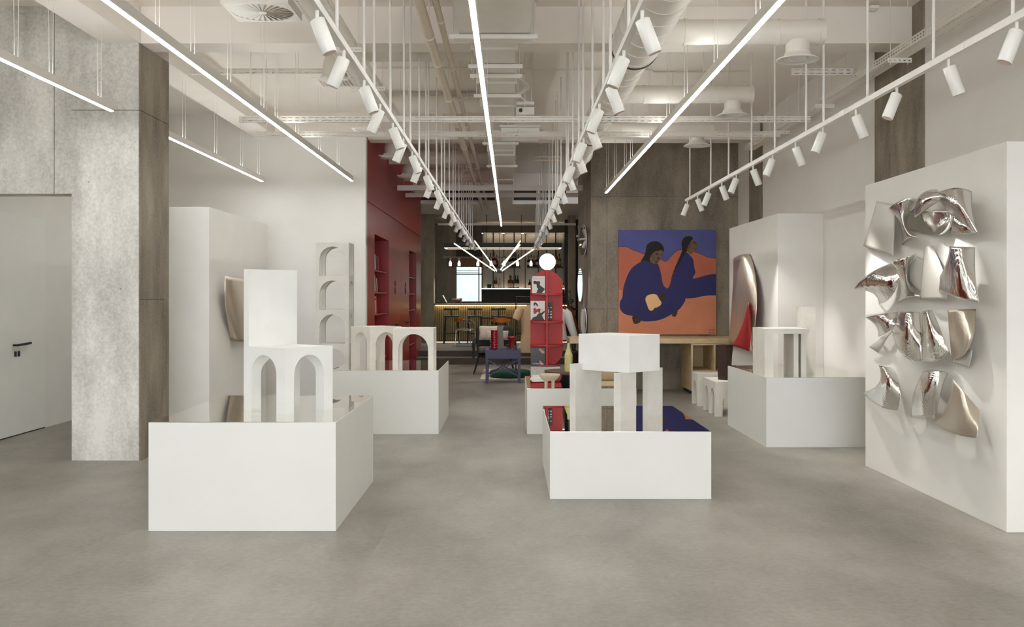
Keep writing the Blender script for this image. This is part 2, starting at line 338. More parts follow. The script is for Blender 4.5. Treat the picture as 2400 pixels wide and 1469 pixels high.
# door in the left wall
m = MB(); dy0, dy1 = 6.6, px(105, 1) and XL*F/(105-VX)
d = MB().box(XL, XL+.006, dy0, dy1, .012, 2.485).struct('door_1', 'lacquer_white', 'flush white door in the left wall under the lintel', 'door')
hy = XL*F/(30-VX); hy2 = XL*F/(62-VX); hz = 1.55-(806-VY)*hy2/F
MB().cyl((XL, hy, hz), (XL+.06, hy, hz), .012).bar((XL+.055, hy-.02, hz), (XL+.055, hy2, hz+.012), .014, .024).build('door_handle', 'black', d)
for t in (.0, .5):
    MB().box(XL+.005, XL+.02, hy+.02+t*(hy2-hy)*.5, hy+.05+t*(hy2-hy)*.5, hz-.13, hz-.07).build('lock_plate', 'black', d)
MB().box(XL, XL+.003, dy0, dy1, 0, .012).struct('trim_4', 'black', 'dark shadow gap under the white door', 'trim')
# ================================================================== white exhibition panels
def panel(name, x0, x1, y0, y1, h, label): return MB().box(x0, x1, y0, y1, 0, h).solo(name, 'wall_white', label, 'display panel', bevel=.003)
panel('display_panel', 3.27, XR-.001, 6.61, 9.245, 2.58, 'tall white display panel at the right carrying many bent metal pieces')
panel('display_panel', 3.27, XR-.001, 12.28, 15.0, 2.58, 'tall white display panel at the right carrying one large gold metal sheet')
panel('display_panel', -3.99, -3.435, 11.42, 14.07, 2.58, 'tall white display panel behind the concrete column at the left')
# ================================================================== plinths with mirror tops
def plinth(x0, x1, y0, y1, h, label):
    t = thing('plinth', label, 'plinth', ((x0+x1)/2, (y0+y1)/2, 0), group='white plinths with mirror tops')
    MB().box(x0, x1, y0, y1, 0, h-.004).build('body', 'plinth_white', t, True)
    MB().box(x0+.004, x1-.004, y0+.004, y1-.004, h-.004, h).build('mirror_top', 'mirror', t, True, label='mirrored top of the plinth')
    return t
plinth(-2.406, -1.162, 6.66, 8.47, .7235, 'white plinth nearest the camera at the left, with arched cube on its mirror top')
plinth(.302, 1.543, 7.717, 9.54, .519, 'low white plinth in the middle foreground, mirror top reflecting blue painting')
plinth(-2.06, -.8186, 11.383, 13.2, .7235, 'white plinth with two arched blocks in front of the red cabinet')
plinth(.186, 1.427, 11.383, 13.15, .519, 'low white plinth in front of the red oval bookshelf')
plinth(2.645, XR-.001, 10.377, 12.22, .7235, 'white plinth between the two right display panels')
# ================================================================== plaster sculptures
def arch_cut(w, z0, zt, a, b, axis, n=20):               # tunnel with a round head, through a..b along axis (0 = x, 1 = y), centred
    r = w/2; zs = zt-r; prof = [(-r, z0), (r, z0)]+[(r*cos(pi*i/n), zs+r*sin(pi*i/n)) for i in range(n+1)]
    return MB().prism(prof, (a, 0, 0) if axis == 0 else (0, a, 0), (0,1,0) if axis == 0 else (1,0,0), (0,0,1), (b-a, 0, 0) if axis == 0 else (0, b-a, 0))
def arch_cube(sx, sy, h, wx, wy, zt):
    return boolean(MB().box(-sx/2, sx/2, -sy/2, sy/2, 0, h), [arch_cut(wx, -.02, zt, -sy, sy, 1), arch_cut(wy, -.021, zt-.001, -sx, sx, 0)], 'arched_block', 'art_plaster')
# foreground: arched cube with a tall slab on its back edge
N = Vector((-1.602, 7.10)); e1 = Vector((-.8, .6))*.45; e2 = Vector((.6, .8))*.46
cc = N+e1/2+e2/2; ang = math.atan2(e2.y, e2.x)
t = thing('arch_sculpture', 'white plaster sculpture of an arched cube with a tall slab on nearest plinth', 'sculpture', (cc.x, cc.y, .7235), ang)
o = arch_cube(.46, .45, .468, .285, .275, .412); o.data.materials[0] = M['art_white']; o.parent = t
L = .46/2
MB().box(-L, L, .45/2-.055, .45/2, .466, 1.034).build('slab', 'art_white', t)
# second plinth: rotated arched cube and a square one
N = Vector((-1.707, 12.19)); a40 = radians(40); e2 = Vector((cos(a40), sin(a40)))*.45; e1 = Vector((-sin(a40), cos(a40)))*.45; cc = N+(e1+e2)/2
o = arch_cube(.45, .45, .468, .29, .29, .40); o.location = (cc.x, cc.y, .7235); o.rotation_euler.z = a40
tag(o, 'turned plaster block with arches, left of two on the plinth by red cabinet', 'sculpture')
o = arch_cube(.472, .467, .468, .345, .33, .40); o.location = (-1.136, 11.915, .7235)
tag(o, 'plaster block with one wide arch, right of two on plinth by red cabinet', 'sculpture')
# arched tower on the floor
cut = []; n = 5; th = .458; s = .445
for k in range(n):
    z = k*th+(0.012 if k else -.02)
    cut += [arch_cut(s*.77, z, k*th+th-.052, -1, 1, 1), arch_cut(s*.74, z+.0007, k*th+th-.0527, -1, 1, 0)]
o = boolean(MB().box(-s/2, s/2, -s/2, s/2, 0, n*th), cut, 'arch_tower', 'art_stone')
o.location = (-2.405, 13.74, 0); tag(o, 'slender plaster tower of stacked arches standing before the white end wall', 'sculpture')
# middle plinth: turned block on slab legs
t = thing('block_sculpture', 'white plaster sculpture of a turned block on three slab legs', 'sculpture', (.99, 8.7, .519))
u = Vector((.7071, -.7071, 0)); v = Vector((.7071, .7071, 0)); Nn = Vector((.99, 8.40, 0))
def slab(corner, a, b, z0, z1): return MB().obox(Vector((corner[0], corner[1], z0))-u*a, u*a, v*b, (0, 0, z1-z0))
slab((.99, 8.40), .56, .43, .917, 1.232).build('block', 'art_white', t, True, bevel=.003)
for cx, cy, a, b, z1 in ((.563, 8.70, .068, .35, .972), (.917, 8.35, .075, .206, .9165), (1.203, 8.75, .065, .204, .929)):
    slab((cx, cy), a, b, .519, z1).build('leg', 'art_stone', t, True)
# right plinth: low table form with a side wall and pillar
t = thing('table_sculpture', 'pale plaster table form with a tall pillar on plinth by right wall', 'sculpture', (3.0, 10.8, .7235))
MB().box(2.66, 2.75, 10.5, 11.02, .7235, 1.17).build('side_wall', 'art_plaster', t, True)
MB().box(2.66, 3.13, 10.5, 11.02, 1.17, 1.224).build('top', 'art_plaster', t, True)
MB().box(2.98, 3.03, 10.56, 10.95, .7235, 1.17).build('leg', 'art_plaster', t, True)
MB().box(3.06, 3.11, 10.56, 10.95, .7235, 1.17).build('leg', 'art_plaster', t, True)
MB().box(3.17, 3.33, 10.95, 11.12, .7235, 1.45).build('pillar', 'art_plaster', t, True)
# arched stools by the right plinth
def arch_stool(x0, y0, sx, sy, h, nL, label):
    cuts = []; w = sy/nL
    for k in range(nL):
        c = arch_cut(w*.62, -.02, h*.78, -sx, sx, 0)
        for i in range(len(c.v)): c.v[i] = (c.v[i][0], c.v[i][1]-sy/2+w*(k+.5), c.v[i][2])
        cuts.append(c)
    cuts.append(arch_cut(sx*.62, -.021, h*.75, -sy, sy, 1))
    o = boolean(MB().box(-sx/2, sx/2, -sy/2, sy/2, 0, h), cuts, 'arch_stool', 'art_plaster'); o.location = (x0+sx/2, y0+sy/2, 0)
    tag(o, label, 'stool', 'arched plaster stools')
arch_stool(2.665, 13.06, .50, .80, .45, 2, 'plaster stool with arches under the dark brown vase')
arch_stool(2.66, 14.28, .46, .46, .46, 1, 'bare plaster stool with arches nearest the wooden cabinet')
m = MB(); 
for k in range(8):
    z = .45+k*.47/8; f = 1+.012*k
    m.lathe([(.072*f, 0), (.074*(f+.006), .47/16), (.072*(f+.012), .47/8)], (2.855, 13.42, z), 4, 0, False)
MB().lathe([(.085, 0), (.092, .15), (.102, .3), (.112, .40), (.116, .468), (.096, .468), (.09, .40)], (2.86, 13.42, .45), 4, 0, False).solo('vase', 'brown_dark', 'tall dark brown angular vase on an arched stool', 'vase')
# ================================================================== bent sheet metal art
def sheet(name, cor, mid, X, d, mats, label, parent=None, cat='metal artwork', group=None, n=18, thick=.009):
    """cor: TL,TR,BR,BL on the panel (photo pixels); mid: bow of the four edges (top,right,bottom,left) as middle points or None;
       d = (base, bow_u, bow_v, twist, lean_u, lean_v) distance off the panel in metres"""
    c = [Vector(p) for p in cor]
    def edge(a, b, m):
        if m is None: return lambda t: a*(1-t)+b*t
        q = Vector(m)*2-(a+b)/2
        return lambda t: a*(1-t)**2+q*2*t*(1-t)+b*t*t
    T, R, B, Lf = edge(c[0], c[1], mid[0]), edge(c[1], c[2], mid[1]), edge(c[3], c[2], mid[2]), edge(c[0], c[3], mid[3])
    vs = []; fs = []; sg = -1 if X > 0 else 1
    for j in range(n+1):
        for i in range(n+1):
            a, b = i/n, j/n
            q = T(a)*(1-b)+B(a)*b+Lf(b)*(1-a)+R(b)*a-(c[0]*(1-a)*(1-b)+c[1]*a*(1-b)+c[3]*(1-a)*b+c[2]*a*b)
            dd = max(.012, d[0]+d[1]*sin(pi*a)+d[2]*sin(pi*b)+d[3]*4*(a-.5)*(b-.5)+d[4]*(a-.5)+d[5]*(b-.5))
            x = X+sg*dd; Y = x*F/(q.x-VX); vs.append((x, Y, pz(q.y, Y)))
    for j in range(n):
        for i in range(n):
            k = j*(n+1)+i; f = (k, k+1, k+n+2, k+n+1)
            fs.append(f)
    # face the front away from the panel
    p0, p1, p2 = Vector(vs[fs[0][0]]), Vector(vs[fs[0][1]]), Vector(vs[fs[0][3]])
    if (p1-p0).cross(p2-p0).x*sg < 0: fs = [f[::-1] for f in fs]
    mb = MB().add(vs, fs, 0, True); ys = [v[1] for v in vs]; zs = [v[2] for v in vs]
    o = mb.build(name, mats, loc=(X, sum(ys)/len(ys), sum(zs)/len(zs)))
    so = o.modifiers.new('thickness', 'SOLIDIFY'); so.thickness = thick; so.offset = -1; so.material_offset = 1; so.material_offset_rim = 1
    so.use_even_offset = False
    return tag(o, label, cat, group)
def c1(*p): return [None if q is None else (1960+q[0]/2.225, 400+q[1]/2.225) for q in p]
ST = ['steel_sheet', 'sheet_back']; MT = ['sheet_matte', 'sheet_back']
G = 'bent metal pieces on the right display panel'
pieces = [
 (MT, c1((210,160),(308,178),(292,442),(140,392)), c1(None,(300,310),None,(178,275)), (.06,.03,.02,.02,0,0), 'plain matte grey sheet at the top left of the metal pieces'),
 (ST, c1((272,200),(425,150),(428,345),(342,387)), c1((345,152),(368,275),(375,352),(328,275)), (.07,.07,.0,.05,.03,0), 'shiny twisted piece between matte sheet and top curl'),
 (ST, c1((418,190),(595,210),(545,332),(372,300)), c1((480,205),(600,275),(455,328),(368,240)), (.06,-.045,-.02,.03,0,0), 'dark hollow metal curl at the top of the panel'),
 (ST, c1((405,245),(520,95),(560,160),(470,205)), c1((430,135),(545,120),(520,170),(440,222)), (.11,.04,.04,.02,0,0), 'narrow polished metal lip over the dark hollow curl'),
 (ST, c1((500,128),(708,108),(742,327),(590,225)), c1((615,90),(715,230),(672,285),(540,165)), (.10,.08,.05,.04,.02,0), 'large polished arching piece at the top right of the panel'),
 (ST, c1((610,232),(722,268),(735,330),(588,328)), c1((670,262),None,None,(602,275)), (.04,.03,.02,.02,0,0), 'small polished wedge under the large arching piece'),
 (ST, c1((90,618),(288,482),(328,560),(222,697)), c1((175,535),(318,520),(285,655),(190,640)), (.09,.07,.04,.06,.04,0), 'polished wing with a sharp tip at left, second row'),
 (ST, c1((292,470),(415,435),(436,652),(318,684)), c1((365,452),(378,560),(375,660),(332,580)), (.05,.05,-.02,.05,0,0), 'narrow twisted polished strip in the second row'),
 (MT, c1((415,450),(452,470),(440,630),(382,560)), c1(None,None,(400,600),(385,500)), (.03,.0,.0,.0,0,0), 'small matte crescent beside the narrow twisted strip'),
 (MT, c1((458,395),(500,390),(575,672),(437,672)), c1(None,(555,520),None,None), (.05,.03,.02,.02,0,0), 'upright satin sheet with a folded white corner'),
 (ST, c1((592,395),(725,398),(740,684),(502,608)), c1(None,(725,540),(610,660),(565,500)), (.10,.07,.03,.08,.0,.02), 'broad dark polished piece at the right of second row'),
 (ST, c1((150,765),(322,736),(290,830),(216,866)), c1((240,748),(318,785),(250,850),(205,810)), (.08,.06,.02,.05,0,0), 'polished fin pointing left in the third row'),
 (MT, c1((170,918),(292,828),(268,870),(220,950)), c1((230,872),None,None,None), (.04,.02,.01,.01,0,0), 'small matte flap below the polished fin'),
 (ST, c1((328,732),(437,738),(442,992),(288,832)), c1((385,735),(442,860),(345,960),(308,785)), (.07,.08,.04,.05,0,0), 'dark swirled polished piece in the middle of third row'),
 (ST, c1((450,730),(500,725),(585,938),(443,985)), c1(None,(545,830),(520,992),(445,860)), (.06,.06,.03,.04,.0,0), 'polished piece with a dark band, third row'),
 (['gold_sheet','sheet_back'], c1((580,725),(728,720),(690,930),(605,992)), c1(None,(722,840),(655,965),(590,860)), (.05,.06,.03,.05,0,0), 'satin polished piece at the right end of third row'),
 (MT, c1((690,930),(712,935),(688,1026),(605,994)), c1(None,None,None,(650,968)), (.03,.01,.01,.0,0,0), 'small matte tip below the satin piece in third row'),
 (ST, c1((220,1012),(285,1024),(318,1250),(138,1155)), c1((255,1022),(332,1120),(215,1222),(222,1105)), (.08,.06,.05,.06,.0,0), 'polished piece like a shark fin in the bottom row'),
 (ST, c1((452,1045),(585,1055),(520,1288),(390,1285)), c1((520,1040),(548,1150),None,(400,1170)), (.06,.07,.04,.03,0,0), 'dark upright polished piece in the middle of bottom row'),
 (['gold_sheet','sheet_back'], c1((605,1088),(745,1245),(730,1392),(500,1312)), c1((675,1165),(742,1310),(612,1370),(580,1215)), (.08,.06,.04,.06,0,0), 'satin polished piece at the right end of bottom row'),
]
for mt, co, mi, d, lb in pieces: sheet('metal_piece', co, mi, 3.27, d, mt, lb, group=G)
# tall gold sheet on the far right panel and the sheet on the left panel
g1 = sheet('metal_sheet', [(1719,606),(1758,596),(1761,826),(1706,808)], [(1737,597),(1774,690),(1735,818),(1716,700)], 3.27, (.06,.08,.03,.03,0,.06), ['gold_sheet','red_deep'], 'tall gold metal sheet with a red fold hanging on far right display panel')
g2 = sheet('red_fold', [(1752,712),(1757,708),(1757,824),(1715,810)], [None,(1761,765),(1737,816),(1738,765)], 3.27, (.19,.03,.0,.0,-.03,.07), ['red_deep','gold_sheet'], 'dark red folded-out back of the sheet')
del g2['category']; g2.parent = g1; g2.location -= g1.location
sheet('metal_sheet', [(528,646),(603,655),(600,790),(541,797)], [(560,652),(606,720),(570,800),(529,722)], -3.435, (.07,.07,.03,.05,.05,0), ['gold_sheet','sheet_back'], 'bent gold metal sheet on the left display panel')
def top_at(x, y):                                        # underside of whatever a rod or cable hangs from
    if 9.5 <= y <= 9.95 or 15.3 <= y <= 15.75: return ZB-.001
    if x < -3.5: return ZB-.001
    if y > 24.4: return 3.838
    return ZC-.003
# ================================================================== linear lights
def line_light(x, y0, y1, label, z=3.25, cables=()):
    t = thing('linear_light', label, 'ceiling light', (x, (y0+y1)/2, z), group='long linear pendant lights')
    MB().box(x-.0185, x+.0185, y0, y1, z+.006, z+.075).build('housing', 'steel_white', t, True)
    MB().box(x-.016, x+.016, y0+.005, y1-.005, z, z+.006).build('diffuser', 'led', t, True)
    if abs(x+.224) > .01: MB().add([(x-.014, y0+.01, z+.0755), (x+.014, y0+.01, z+.0755), (x+.014, y1-.01, z+.0755), (x-.014, y1-.01, z+.0755)], [(0, 1, 2, 3)]).build('added_uplight', 'led_added_up', t, True)  # upward glowing strip added on the housing to brighten ceiling and beams
    for y in cables:
        for dx in (-.014, .014): MB().cyl((x+dx, y, z+.07), (x+dx, y+dx, 3.70 if abs(x+.224) < .01 else top_at(x, y)), .0022, n=6).build('cable', 'steel_white', t, True)
line_light(-3.65, -8, 9.18, 'linear light at far left ending before the concrete lintel wall', cables=(5.4, 6.6, 7.4, 7.96, 8.9))
line_light(-3.65, 10.5, 14.74, 'linear light behind the concrete column, over the left display panel', cables=(11.2, 12.4, 13.6, 14.5))
line_light(-2.325, -8, 14.69, 'linear light running above the nearest plinth at the left', cables=(4.6, 5.9, 6.6, 7.33, 8.28, 9.39, 9.95, 10.9, 12.2, 13.5))
line_light(-.224, -8, 23.9, 'longest linear light running down the middle of the room', cables=(6, 9, 12, 15, 18, 21, 23.6))
line_light(1.554, -8, 16.37, 'linear light at the right ending before the painting', cables=(4.9, 6.3, 7.6, 8.9, 9.9, 11.2, 12.9, 13.6, 14.9, 16.1))
# ================================================================== spotlight tracks
ZT = 2.95
def track(x, y0, y1, rods, label, group='white spotlight tracks'):
    t = thing('light_track', label, 'track', (x, (y0+y1)/2, ZT), group=group)
    MB().box(x-.017, x+.017, y0, y1, ZT-.02, ZT+.02).build('rail', 'steel_white', t, True)
    for y in rods: MB().cyl((x, y, ZT+.02), (x, y, top_at(x, y)), .0095, n=10).build('rod', 'steel_white', t, True)
    for k in range(int((y1-y0)/2.0)): MB().box(x-.019, x+.019, y0+2+k*2-.03, y0+2+k*2+.03, ZT-.0215, ZT+.0215).build('coupler', 'steel_white', t, True)
    return t
near = [5.37, 6.36, 6.83, 7.75, 8.74, 9.3]
far = [10.2, 11.0, 11.35, 12.6, 13.5, 14.1, 15.2, 16.2, 16.8, 18.0, 19.0, 19.8, 21.0, 22.2, 23.2, 24.4]
track(-.931, 3.9, 25.4, near+far, 'long spotlight track left of the middle linear light')
track(.632, 3.9, 26.3, near+far+[25.6], 'long spotlight track right of the middle linear light')
track(2.534, 3.6, 14.5, [5.06, 6.01, 7.12, 8.12, 8.6, 9.62, 10.55, 11.66, 12.7, 14.18], 'spotlight track facing the right display panels')
spot0 = None; sl = None
def spot(x, y, tilt, label, power, group, cone=46):
    """one cylinder head; tilt > 0 leans its mouth to +x"""
    global spot0
    z = ZT-.02
    if spot0 is None:
        spot0 = thing('spotlight', label, 'spotlight', (x, y, z), 0, group)
        MB().cyl((0,0,0), (0,0,-.05), .009, n=10).build('stem', 'steel_white', spot0)
        h = MB().lathe([(.034,-.172), (.0365,-.168), (.0365,-.004), (.032,0)], (0,0,0), 24).build('housing', 'lacquer_white', spot0)
        MB().lathe([(.0001,-.1685), (.027,-.1715), (.027,-.1735), (.034,-.1725)], (0,0,0), 24).build('lens', 'lens_pink', spot0)
        h.rotation_euler = (0, 0, 0); r = spot0
    else: r = dup(spot0, (x, y, z), 0, label, group)
    r['category'] = 'spotlight'
    for c in r.children:
        if c.name.split('.')[0] in ('housing', 'lens'): c.location = (0, 0, -.045); c.rotation_euler = (0, -tilt, 0)
    if power:
        l = bpy.data.lights.new('spot_lamp', 'SPOT'); l.energy = power; l.spot_size = radians(cone); l.spot_blend = .7; l.color = (1, .975, .93); l.shadow_soft_size = .025
        o = bpy.data.objects.new('spot_lamp', l); C.objects.link(o); o.parent = r
        q = Vector((sin(tilt), 0, -cos(tilt))); o.location = Vector((0,0,-.045))+q*.185; o.rotation_euler = (0, -tilt, 0)
mat('lens_pink', (230,206,196), 0.3)
for name, x, n, ph, side in (('left', -.931, 27, 0, 'long track left of the middle light'), ('right', .632, 28, 0, 'long track right of the middle light')):
    for k in range(n):
        y = 4.82+.775*k
        til = (.36 if (k+ph) % 2 == 0 else -.38)
        spot(x, y, til, f'white cylinder spotlight, {ORD[k]} from near end of the {name} long track', (10 if k % 2 else 6) if k < 16 else 34, f'spotlights on the {side}')
for k in range(13):
    y = 5.02+.78*k
    til = .36 if k % 2 == 1 else -.38
    spot(2.534, y, til, f'white cylinder spotlight, {ORD[k]} from near end of the right wall track', 75 if til > 0 else 22, 'spotlights on the track facing the right display panels', 54)
# ================================================================== slotted channels and trays
def channel(x0, x1, y, z, h, label, d=.04, pitch=.07, rows=2, group='slotted cable channels'):
    m = MB(); n = int((x1-x0)/pitch); p = (x1-x0)/n; hs = h*.14
    zs = [z+h*(.5+k)/rows for k in range(rows)]
    e = [z]+[q for zz in zs for q in (zz-hs/2, zz+hs/2)]+[z+h]
    for k in range(0, len(e), 2): m.box(x0, x1, y, y+.003, e[k], e[k+1])
    for zz in zs:
        for i in range(n): m.box(x0+i*p, x0+i*p+p*.45, y, y+.003, zz-hs/2, zz+hs/2)
    m.box(x0, x1, y+.003, y+d, z, z+.003).box(x0, x1, y+d-.003, y+d, z+.003, z+h)
    c = ((x0+x1)/2, y, z)
    t = thing('cable_channel', label, 'cable channel', c, group=group)
    m.build('rail', 'duct_white', t, True)
    nn = max(2, int((x1-x0)/2))
    for k in range(nn):
        xx = x0+.12+(x1-x0-.24)*k/(nn-1)
        MB().cyl((xx, y+d/2, z+.003), (xx, y+d/2, ZC-.003), .004, n=6).build('rod', 'duct_white', t, True)
    return t
def chan_px(a, b, q0, q1, Y, label, **k): return channel(px(a, Y), px(b, Y), Y, pz(q1, Y), pz(q0, Y)-pz(q1, Y), label, **k)
chan_px(446, 800, 160, 173, 10.85, 'slotted white channel under the near beam, left of the duct')
chan_px(1855, 2010, 160, 176, 10.3, 'short slotted white channel under the near beam at right')
chan_px(560, 1900, 272, 286, 10.6, 'slotted white channel crossing the room between the two beams')
chan_px(600, 1830, 308, 320, 11.6, 'slotted white channel crossing the room just before farther beam')
chan_px(931, 1366, 434, 446, 18.67, 'slotted channel crossing between red cabinet and concrete wall')
chan_px(950, 1357, 452, 462, 20.05, 'slotted channel crossing close before the bar bulkhead', pitch=.09)
chan_px(1026, 1350, 523, 528, 26.8, 'thin slotted channel under the lower bar ceiling', pitch=.12)
def tray(x0, x1, y0, y1, z, h, label, hang, hw):
    t = thing('cable_tray', label, 'cable tray', ((x0+x1)/2, (y0+y1)/2, z), group='perforated cable trays')
    m = MB(); p = .06; n = int((y1-y0)/p)
    for a, b in ((x0, x0+.02), (x0+.032, x1-.032), (x1-.02, x1)): m.box(a, b, y0, y1, z, z+.002)
    for i in range(n):
        for a, b in ((x0+.02, x0+.032), (x1-.032, x1-.02)): m.box(a, b, y0+i*p, y0+i*p+p*.5, z, z+.002)
    for X in (x0, x1-.002):
        for a, b in ((0, .25), (.4, .6), (.75, 1)): m.box(X, X+.002, y0, y1, z+h*a+.002, z+h*b)
        for i in range(n):
            for a, b in ((.25, .4), (.6, .75)): m.box(X, X+.002, y0+i*p, y0+i*p+p*.45, z+h*a, z+h*b)
    m.build('tray', 'duct_white', t, True)
    for y in hang:
        b = MB(); w0 = (x0+x1)/2-hw/2; nn = 5; q = hw/nn
        b.box(w0, w0+hw, y, y+.003, z-.045, z-.03).box(w0, w0+hw, y, y+.003, z-.02, z-.004).box(w0, w0+hw, y, y+.035, z-.004, z-.001)
        for i in range(nn+1): b.box(w0+i*q-.012 if i else w0, min(w0+i*q+.012, w0+hw), y, y+.003, z-.03, z-.02)
        br = b.build('bracket', 'steel_white', t, True)
        for xx in (w0+.03, w0+hw-.03): MB().cyl((xx, y+.018, z-.06), (xx, y+.018, ZC-.003), .004, n=6).build('rod', 'duct_white', t, True)
tray(-1.62, -1.37, 4.2, 13.2, 3.76, .06, 'wide perforated cable tray above the left spotlight track', [6.9, 8.85, 10.5, 12.2], .36)
tray(3.50, 3.64, 4.5, 15.0, 3.75, .075, 'perforated cable tray along the right wall', [7.2, 9.2, 11.4, 13.2], .22)
# ================================================================== ducts, pipes, diffusers
def ringed(a, b, r, step, m, mi=0):
    a, b = Vector(a), Vector(b); L = (b-a).length; d = (b-a)/L; m.cyl(a, b, r, n=32, mi=mi)
    k = step
    while k < L: m.cyl(a+d*(k-.006), a+d*(k+.006), r+.005, n=32, mi=mi); k += step
    return m
DX = 1.03; DZ = 3.64
t = thing('spiral_duct', 'large round white spiral duct above the right spotlight track with three branches', 'duct', (DX, 10, DZ))
ringed((DX, 3.4, DZ), (DX, 8.3, DZ), .20, .30, MB()).build('main_duct', 'duct_white', t, True)
ringed((DX, 8.3, DZ), (DX, 10.7, DZ), .17, .28, MB()).build('main_duct', 'duct_white', t, True)
ringed((DX, 10.7, DZ), (DX, 12.8, DZ), .15, .28, MB()).build('main_duct', 'duct_white', t, True)
ringed((DX, 12.8, DZ), (DX, 18.4, DZ), .135, .9, MB()).build('main_duct', 'duct_white', t, True)
for y, r in ((8.3, .206), (10.7, .176), (12.8, .156)): MB().cyl((DX, y-.02, DZ), (DX, y+.02, DZ), r, n=32).build('gasket', 'gasket', t, True)
m = MB().cyl((DX, 14.5, DZ), (DX, 14.54, DZ), .16, n=32); m.build('flange', 'duct_white', t, True)
for y, xe, xd, r, w in ((7.9, 2.45, 2.26, .098, 'nearest'), (10.33, 2.48, 2.286, .092, 'second'), (12.37, 2.48, 2.30, .088, 'third')):
    b = MB(); b.cyl((DX+.12, y, DZ), (xe, y, DZ), r, n=28).cyl((xe-.03, y, DZ), (xe+.01, y, DZ), r+.006, n=28).cyl((xd-.16, y, DZ), (xd-.15, y, DZ), r+.005, n=28).cyl((1.36, y, DZ), (1.385, y, DZ), r+.006, n=28)
    b.build('branch_duct', 'duct_white', t, True)
    MB().cyl((xd, y, DZ-.07), (xd, y, 3.47), r*.95, n=28).build('drop_duct', 'duct_white', t, True)
    d = MB().lathe([(.098, 3.48), (.104, 3.455), (.165, 3.425), (.168, 3.418), (.155, 3.418), (.12, 3.445), (.118, 3.43), (.10, 3.43), (.098, 3.445), (.078, 3.445), (.076, 3.432), (.06, 3.432), (.058, 3.447), (.0001, 3.447)], (xd, y, 0), 32)
    d.build('round_diffuser', 'steel_white', t, True)
    MB().cyl((xd-.3, y, DZ+r), (xd-.3, y, ZC-.003), .006, n=6).build('rod', 'duct_white', t, True)
# central rectangular duct
t = thing('rectangular_duct', 'long flat rectangular duct under the ceiling above the middle linear light', 'duct', (-.14, 10, 3.7))
MB().box(-.42, .16, 3.6, 8.35, 3.70, 3.98).build('wide_section', 'duct_white', t, True)
MB().box(-.32, .04, 8.35, 24.3, 3.70, 3.96).build('narrow_section', 'duct_white', t, True)
for y in (6.9, 8.3): MB().box(-.47, .21, y, y+.03, 3.665, 3.99).build('flange', 'steel_white', t, True)
for y in (8.62, 9.98, 11.2, 12.9, 14.6, 15.05, 16.4, 18.2, 20.4, 22.0): MB().box(-.345, .065, y, y+.03, 3.68, 3.97).build('flange', 'steel_white', t, True)
for y in (5.7, 7.0, 8.15, 9.2, 9.6, 10.55, 13.8, 16.2, 19.0):
    w = .36 if y < 8.3 else .25
    MB().box(-.14-w, -.14+w, y, y+.035, 3.655, 3.69).build('hanger_bar', 'steel_white', t, True)
    for s_ in (-1, 1): MB().cyl((-.14+s_*(w-.03), y+.018, 3.64), (-.14+s_*(w-.03), y+.018, ZC-.003), .005, n=6).build('rod', 'duct_white', t, True)
# two pipes
for x, r, z, lb, lst in ((-.70, .042, 3.80, 'thicker cream pipe running the length of the ceiling', (6.3, 7.3, 8.6, 9.6, 11.3, 13, 15, 17, 19)), (-.575, .026, 3.82, 'thinner cream pipe running beside the thicker one', (6.6, 8.2, 9.9, 11.4, 13.2, 15.2, 17.5))):
    t = thing('ceiling_pipe', lb, 'pipe', (x, 13, z)); MB().cyl((x, 3.6, z), (x, 25.6, z), r, n=20).build('pipe', 'pipe_cream', t, True)
    for y in lst:
        MB().cyl((x, y, z), (x, y+.025, z), r+.006, n=20).cyl((x, y+.012, z+r), (x, y+.012, ZC-.003), .004, n=6).build('clamp', 'duct_white', t, True)
# left branch ducts with elbows and square diffusers
def elbow_branch(xd, y, z1, r, label, size=.40):
    t = thing('branch_duct', label, 'duct', (xd, y, z1), group='elbow ducts with square diffusers')
    zc = z1+.30; R = .22; pts = [(xd, y, z1+.04)]+[(xd+R-R*cos(a), y, z1+.13+R*sin(a)) for a in [pi/2*i/8 for i in range(9)]]
    pts.append((-.34, y, pts[-1][2]))
    MB().tube(pts, r, 28).build('elbow_duct', 'duct_white', t, True)
    f = MB().box(xd-size/2, xd+size/2, y-size/2, y+size/2, z1, z1+.012).box(xd-size*.32, xd+size*.32, y-size*.32, y+size*.32, z1+.012, z1+.05)
    f.build('diffuser_plate', 'steel_white', t, True)
    g = MB()
    for k in range(4):
        a = size*(.40-.085*k); zz = z1-.012-.005*k; b = a-.018
        g.box(xd-a, xd+a, y-a, y-b, zz, z1).box(xd-a, xd+a, y+b, y+a, zz, z1).box(xd-a, xd-b, y-b, y+b, zz, z1).box(xd+b, xd+a, y-b, y+b, zz, z1)
    g.build('grille', 'duct_white', t, True)
for k, (y, xd) in enumerate(((10.5, -1.84), (13.5, -1.92), (16.1, -1.90), (18.7, -1.90), (21.5, -1.88))):
    elbow_branch(xd, y, 3.80, .13, f'elbow duct with a square diffuser, {ORD[k]} from the camera along the left')
for y, lb in ((18.0, 'plain round duct crossing above the lounge, nearer one'), (20.6, 'plain round duct crossing above the lounge, farther one')):
    MB().cyl((-2.18, y, 4.06), (-.33, y, 4.06), .12, n=24).solo('cross_duct', 'duct_white', lb, 'duct')
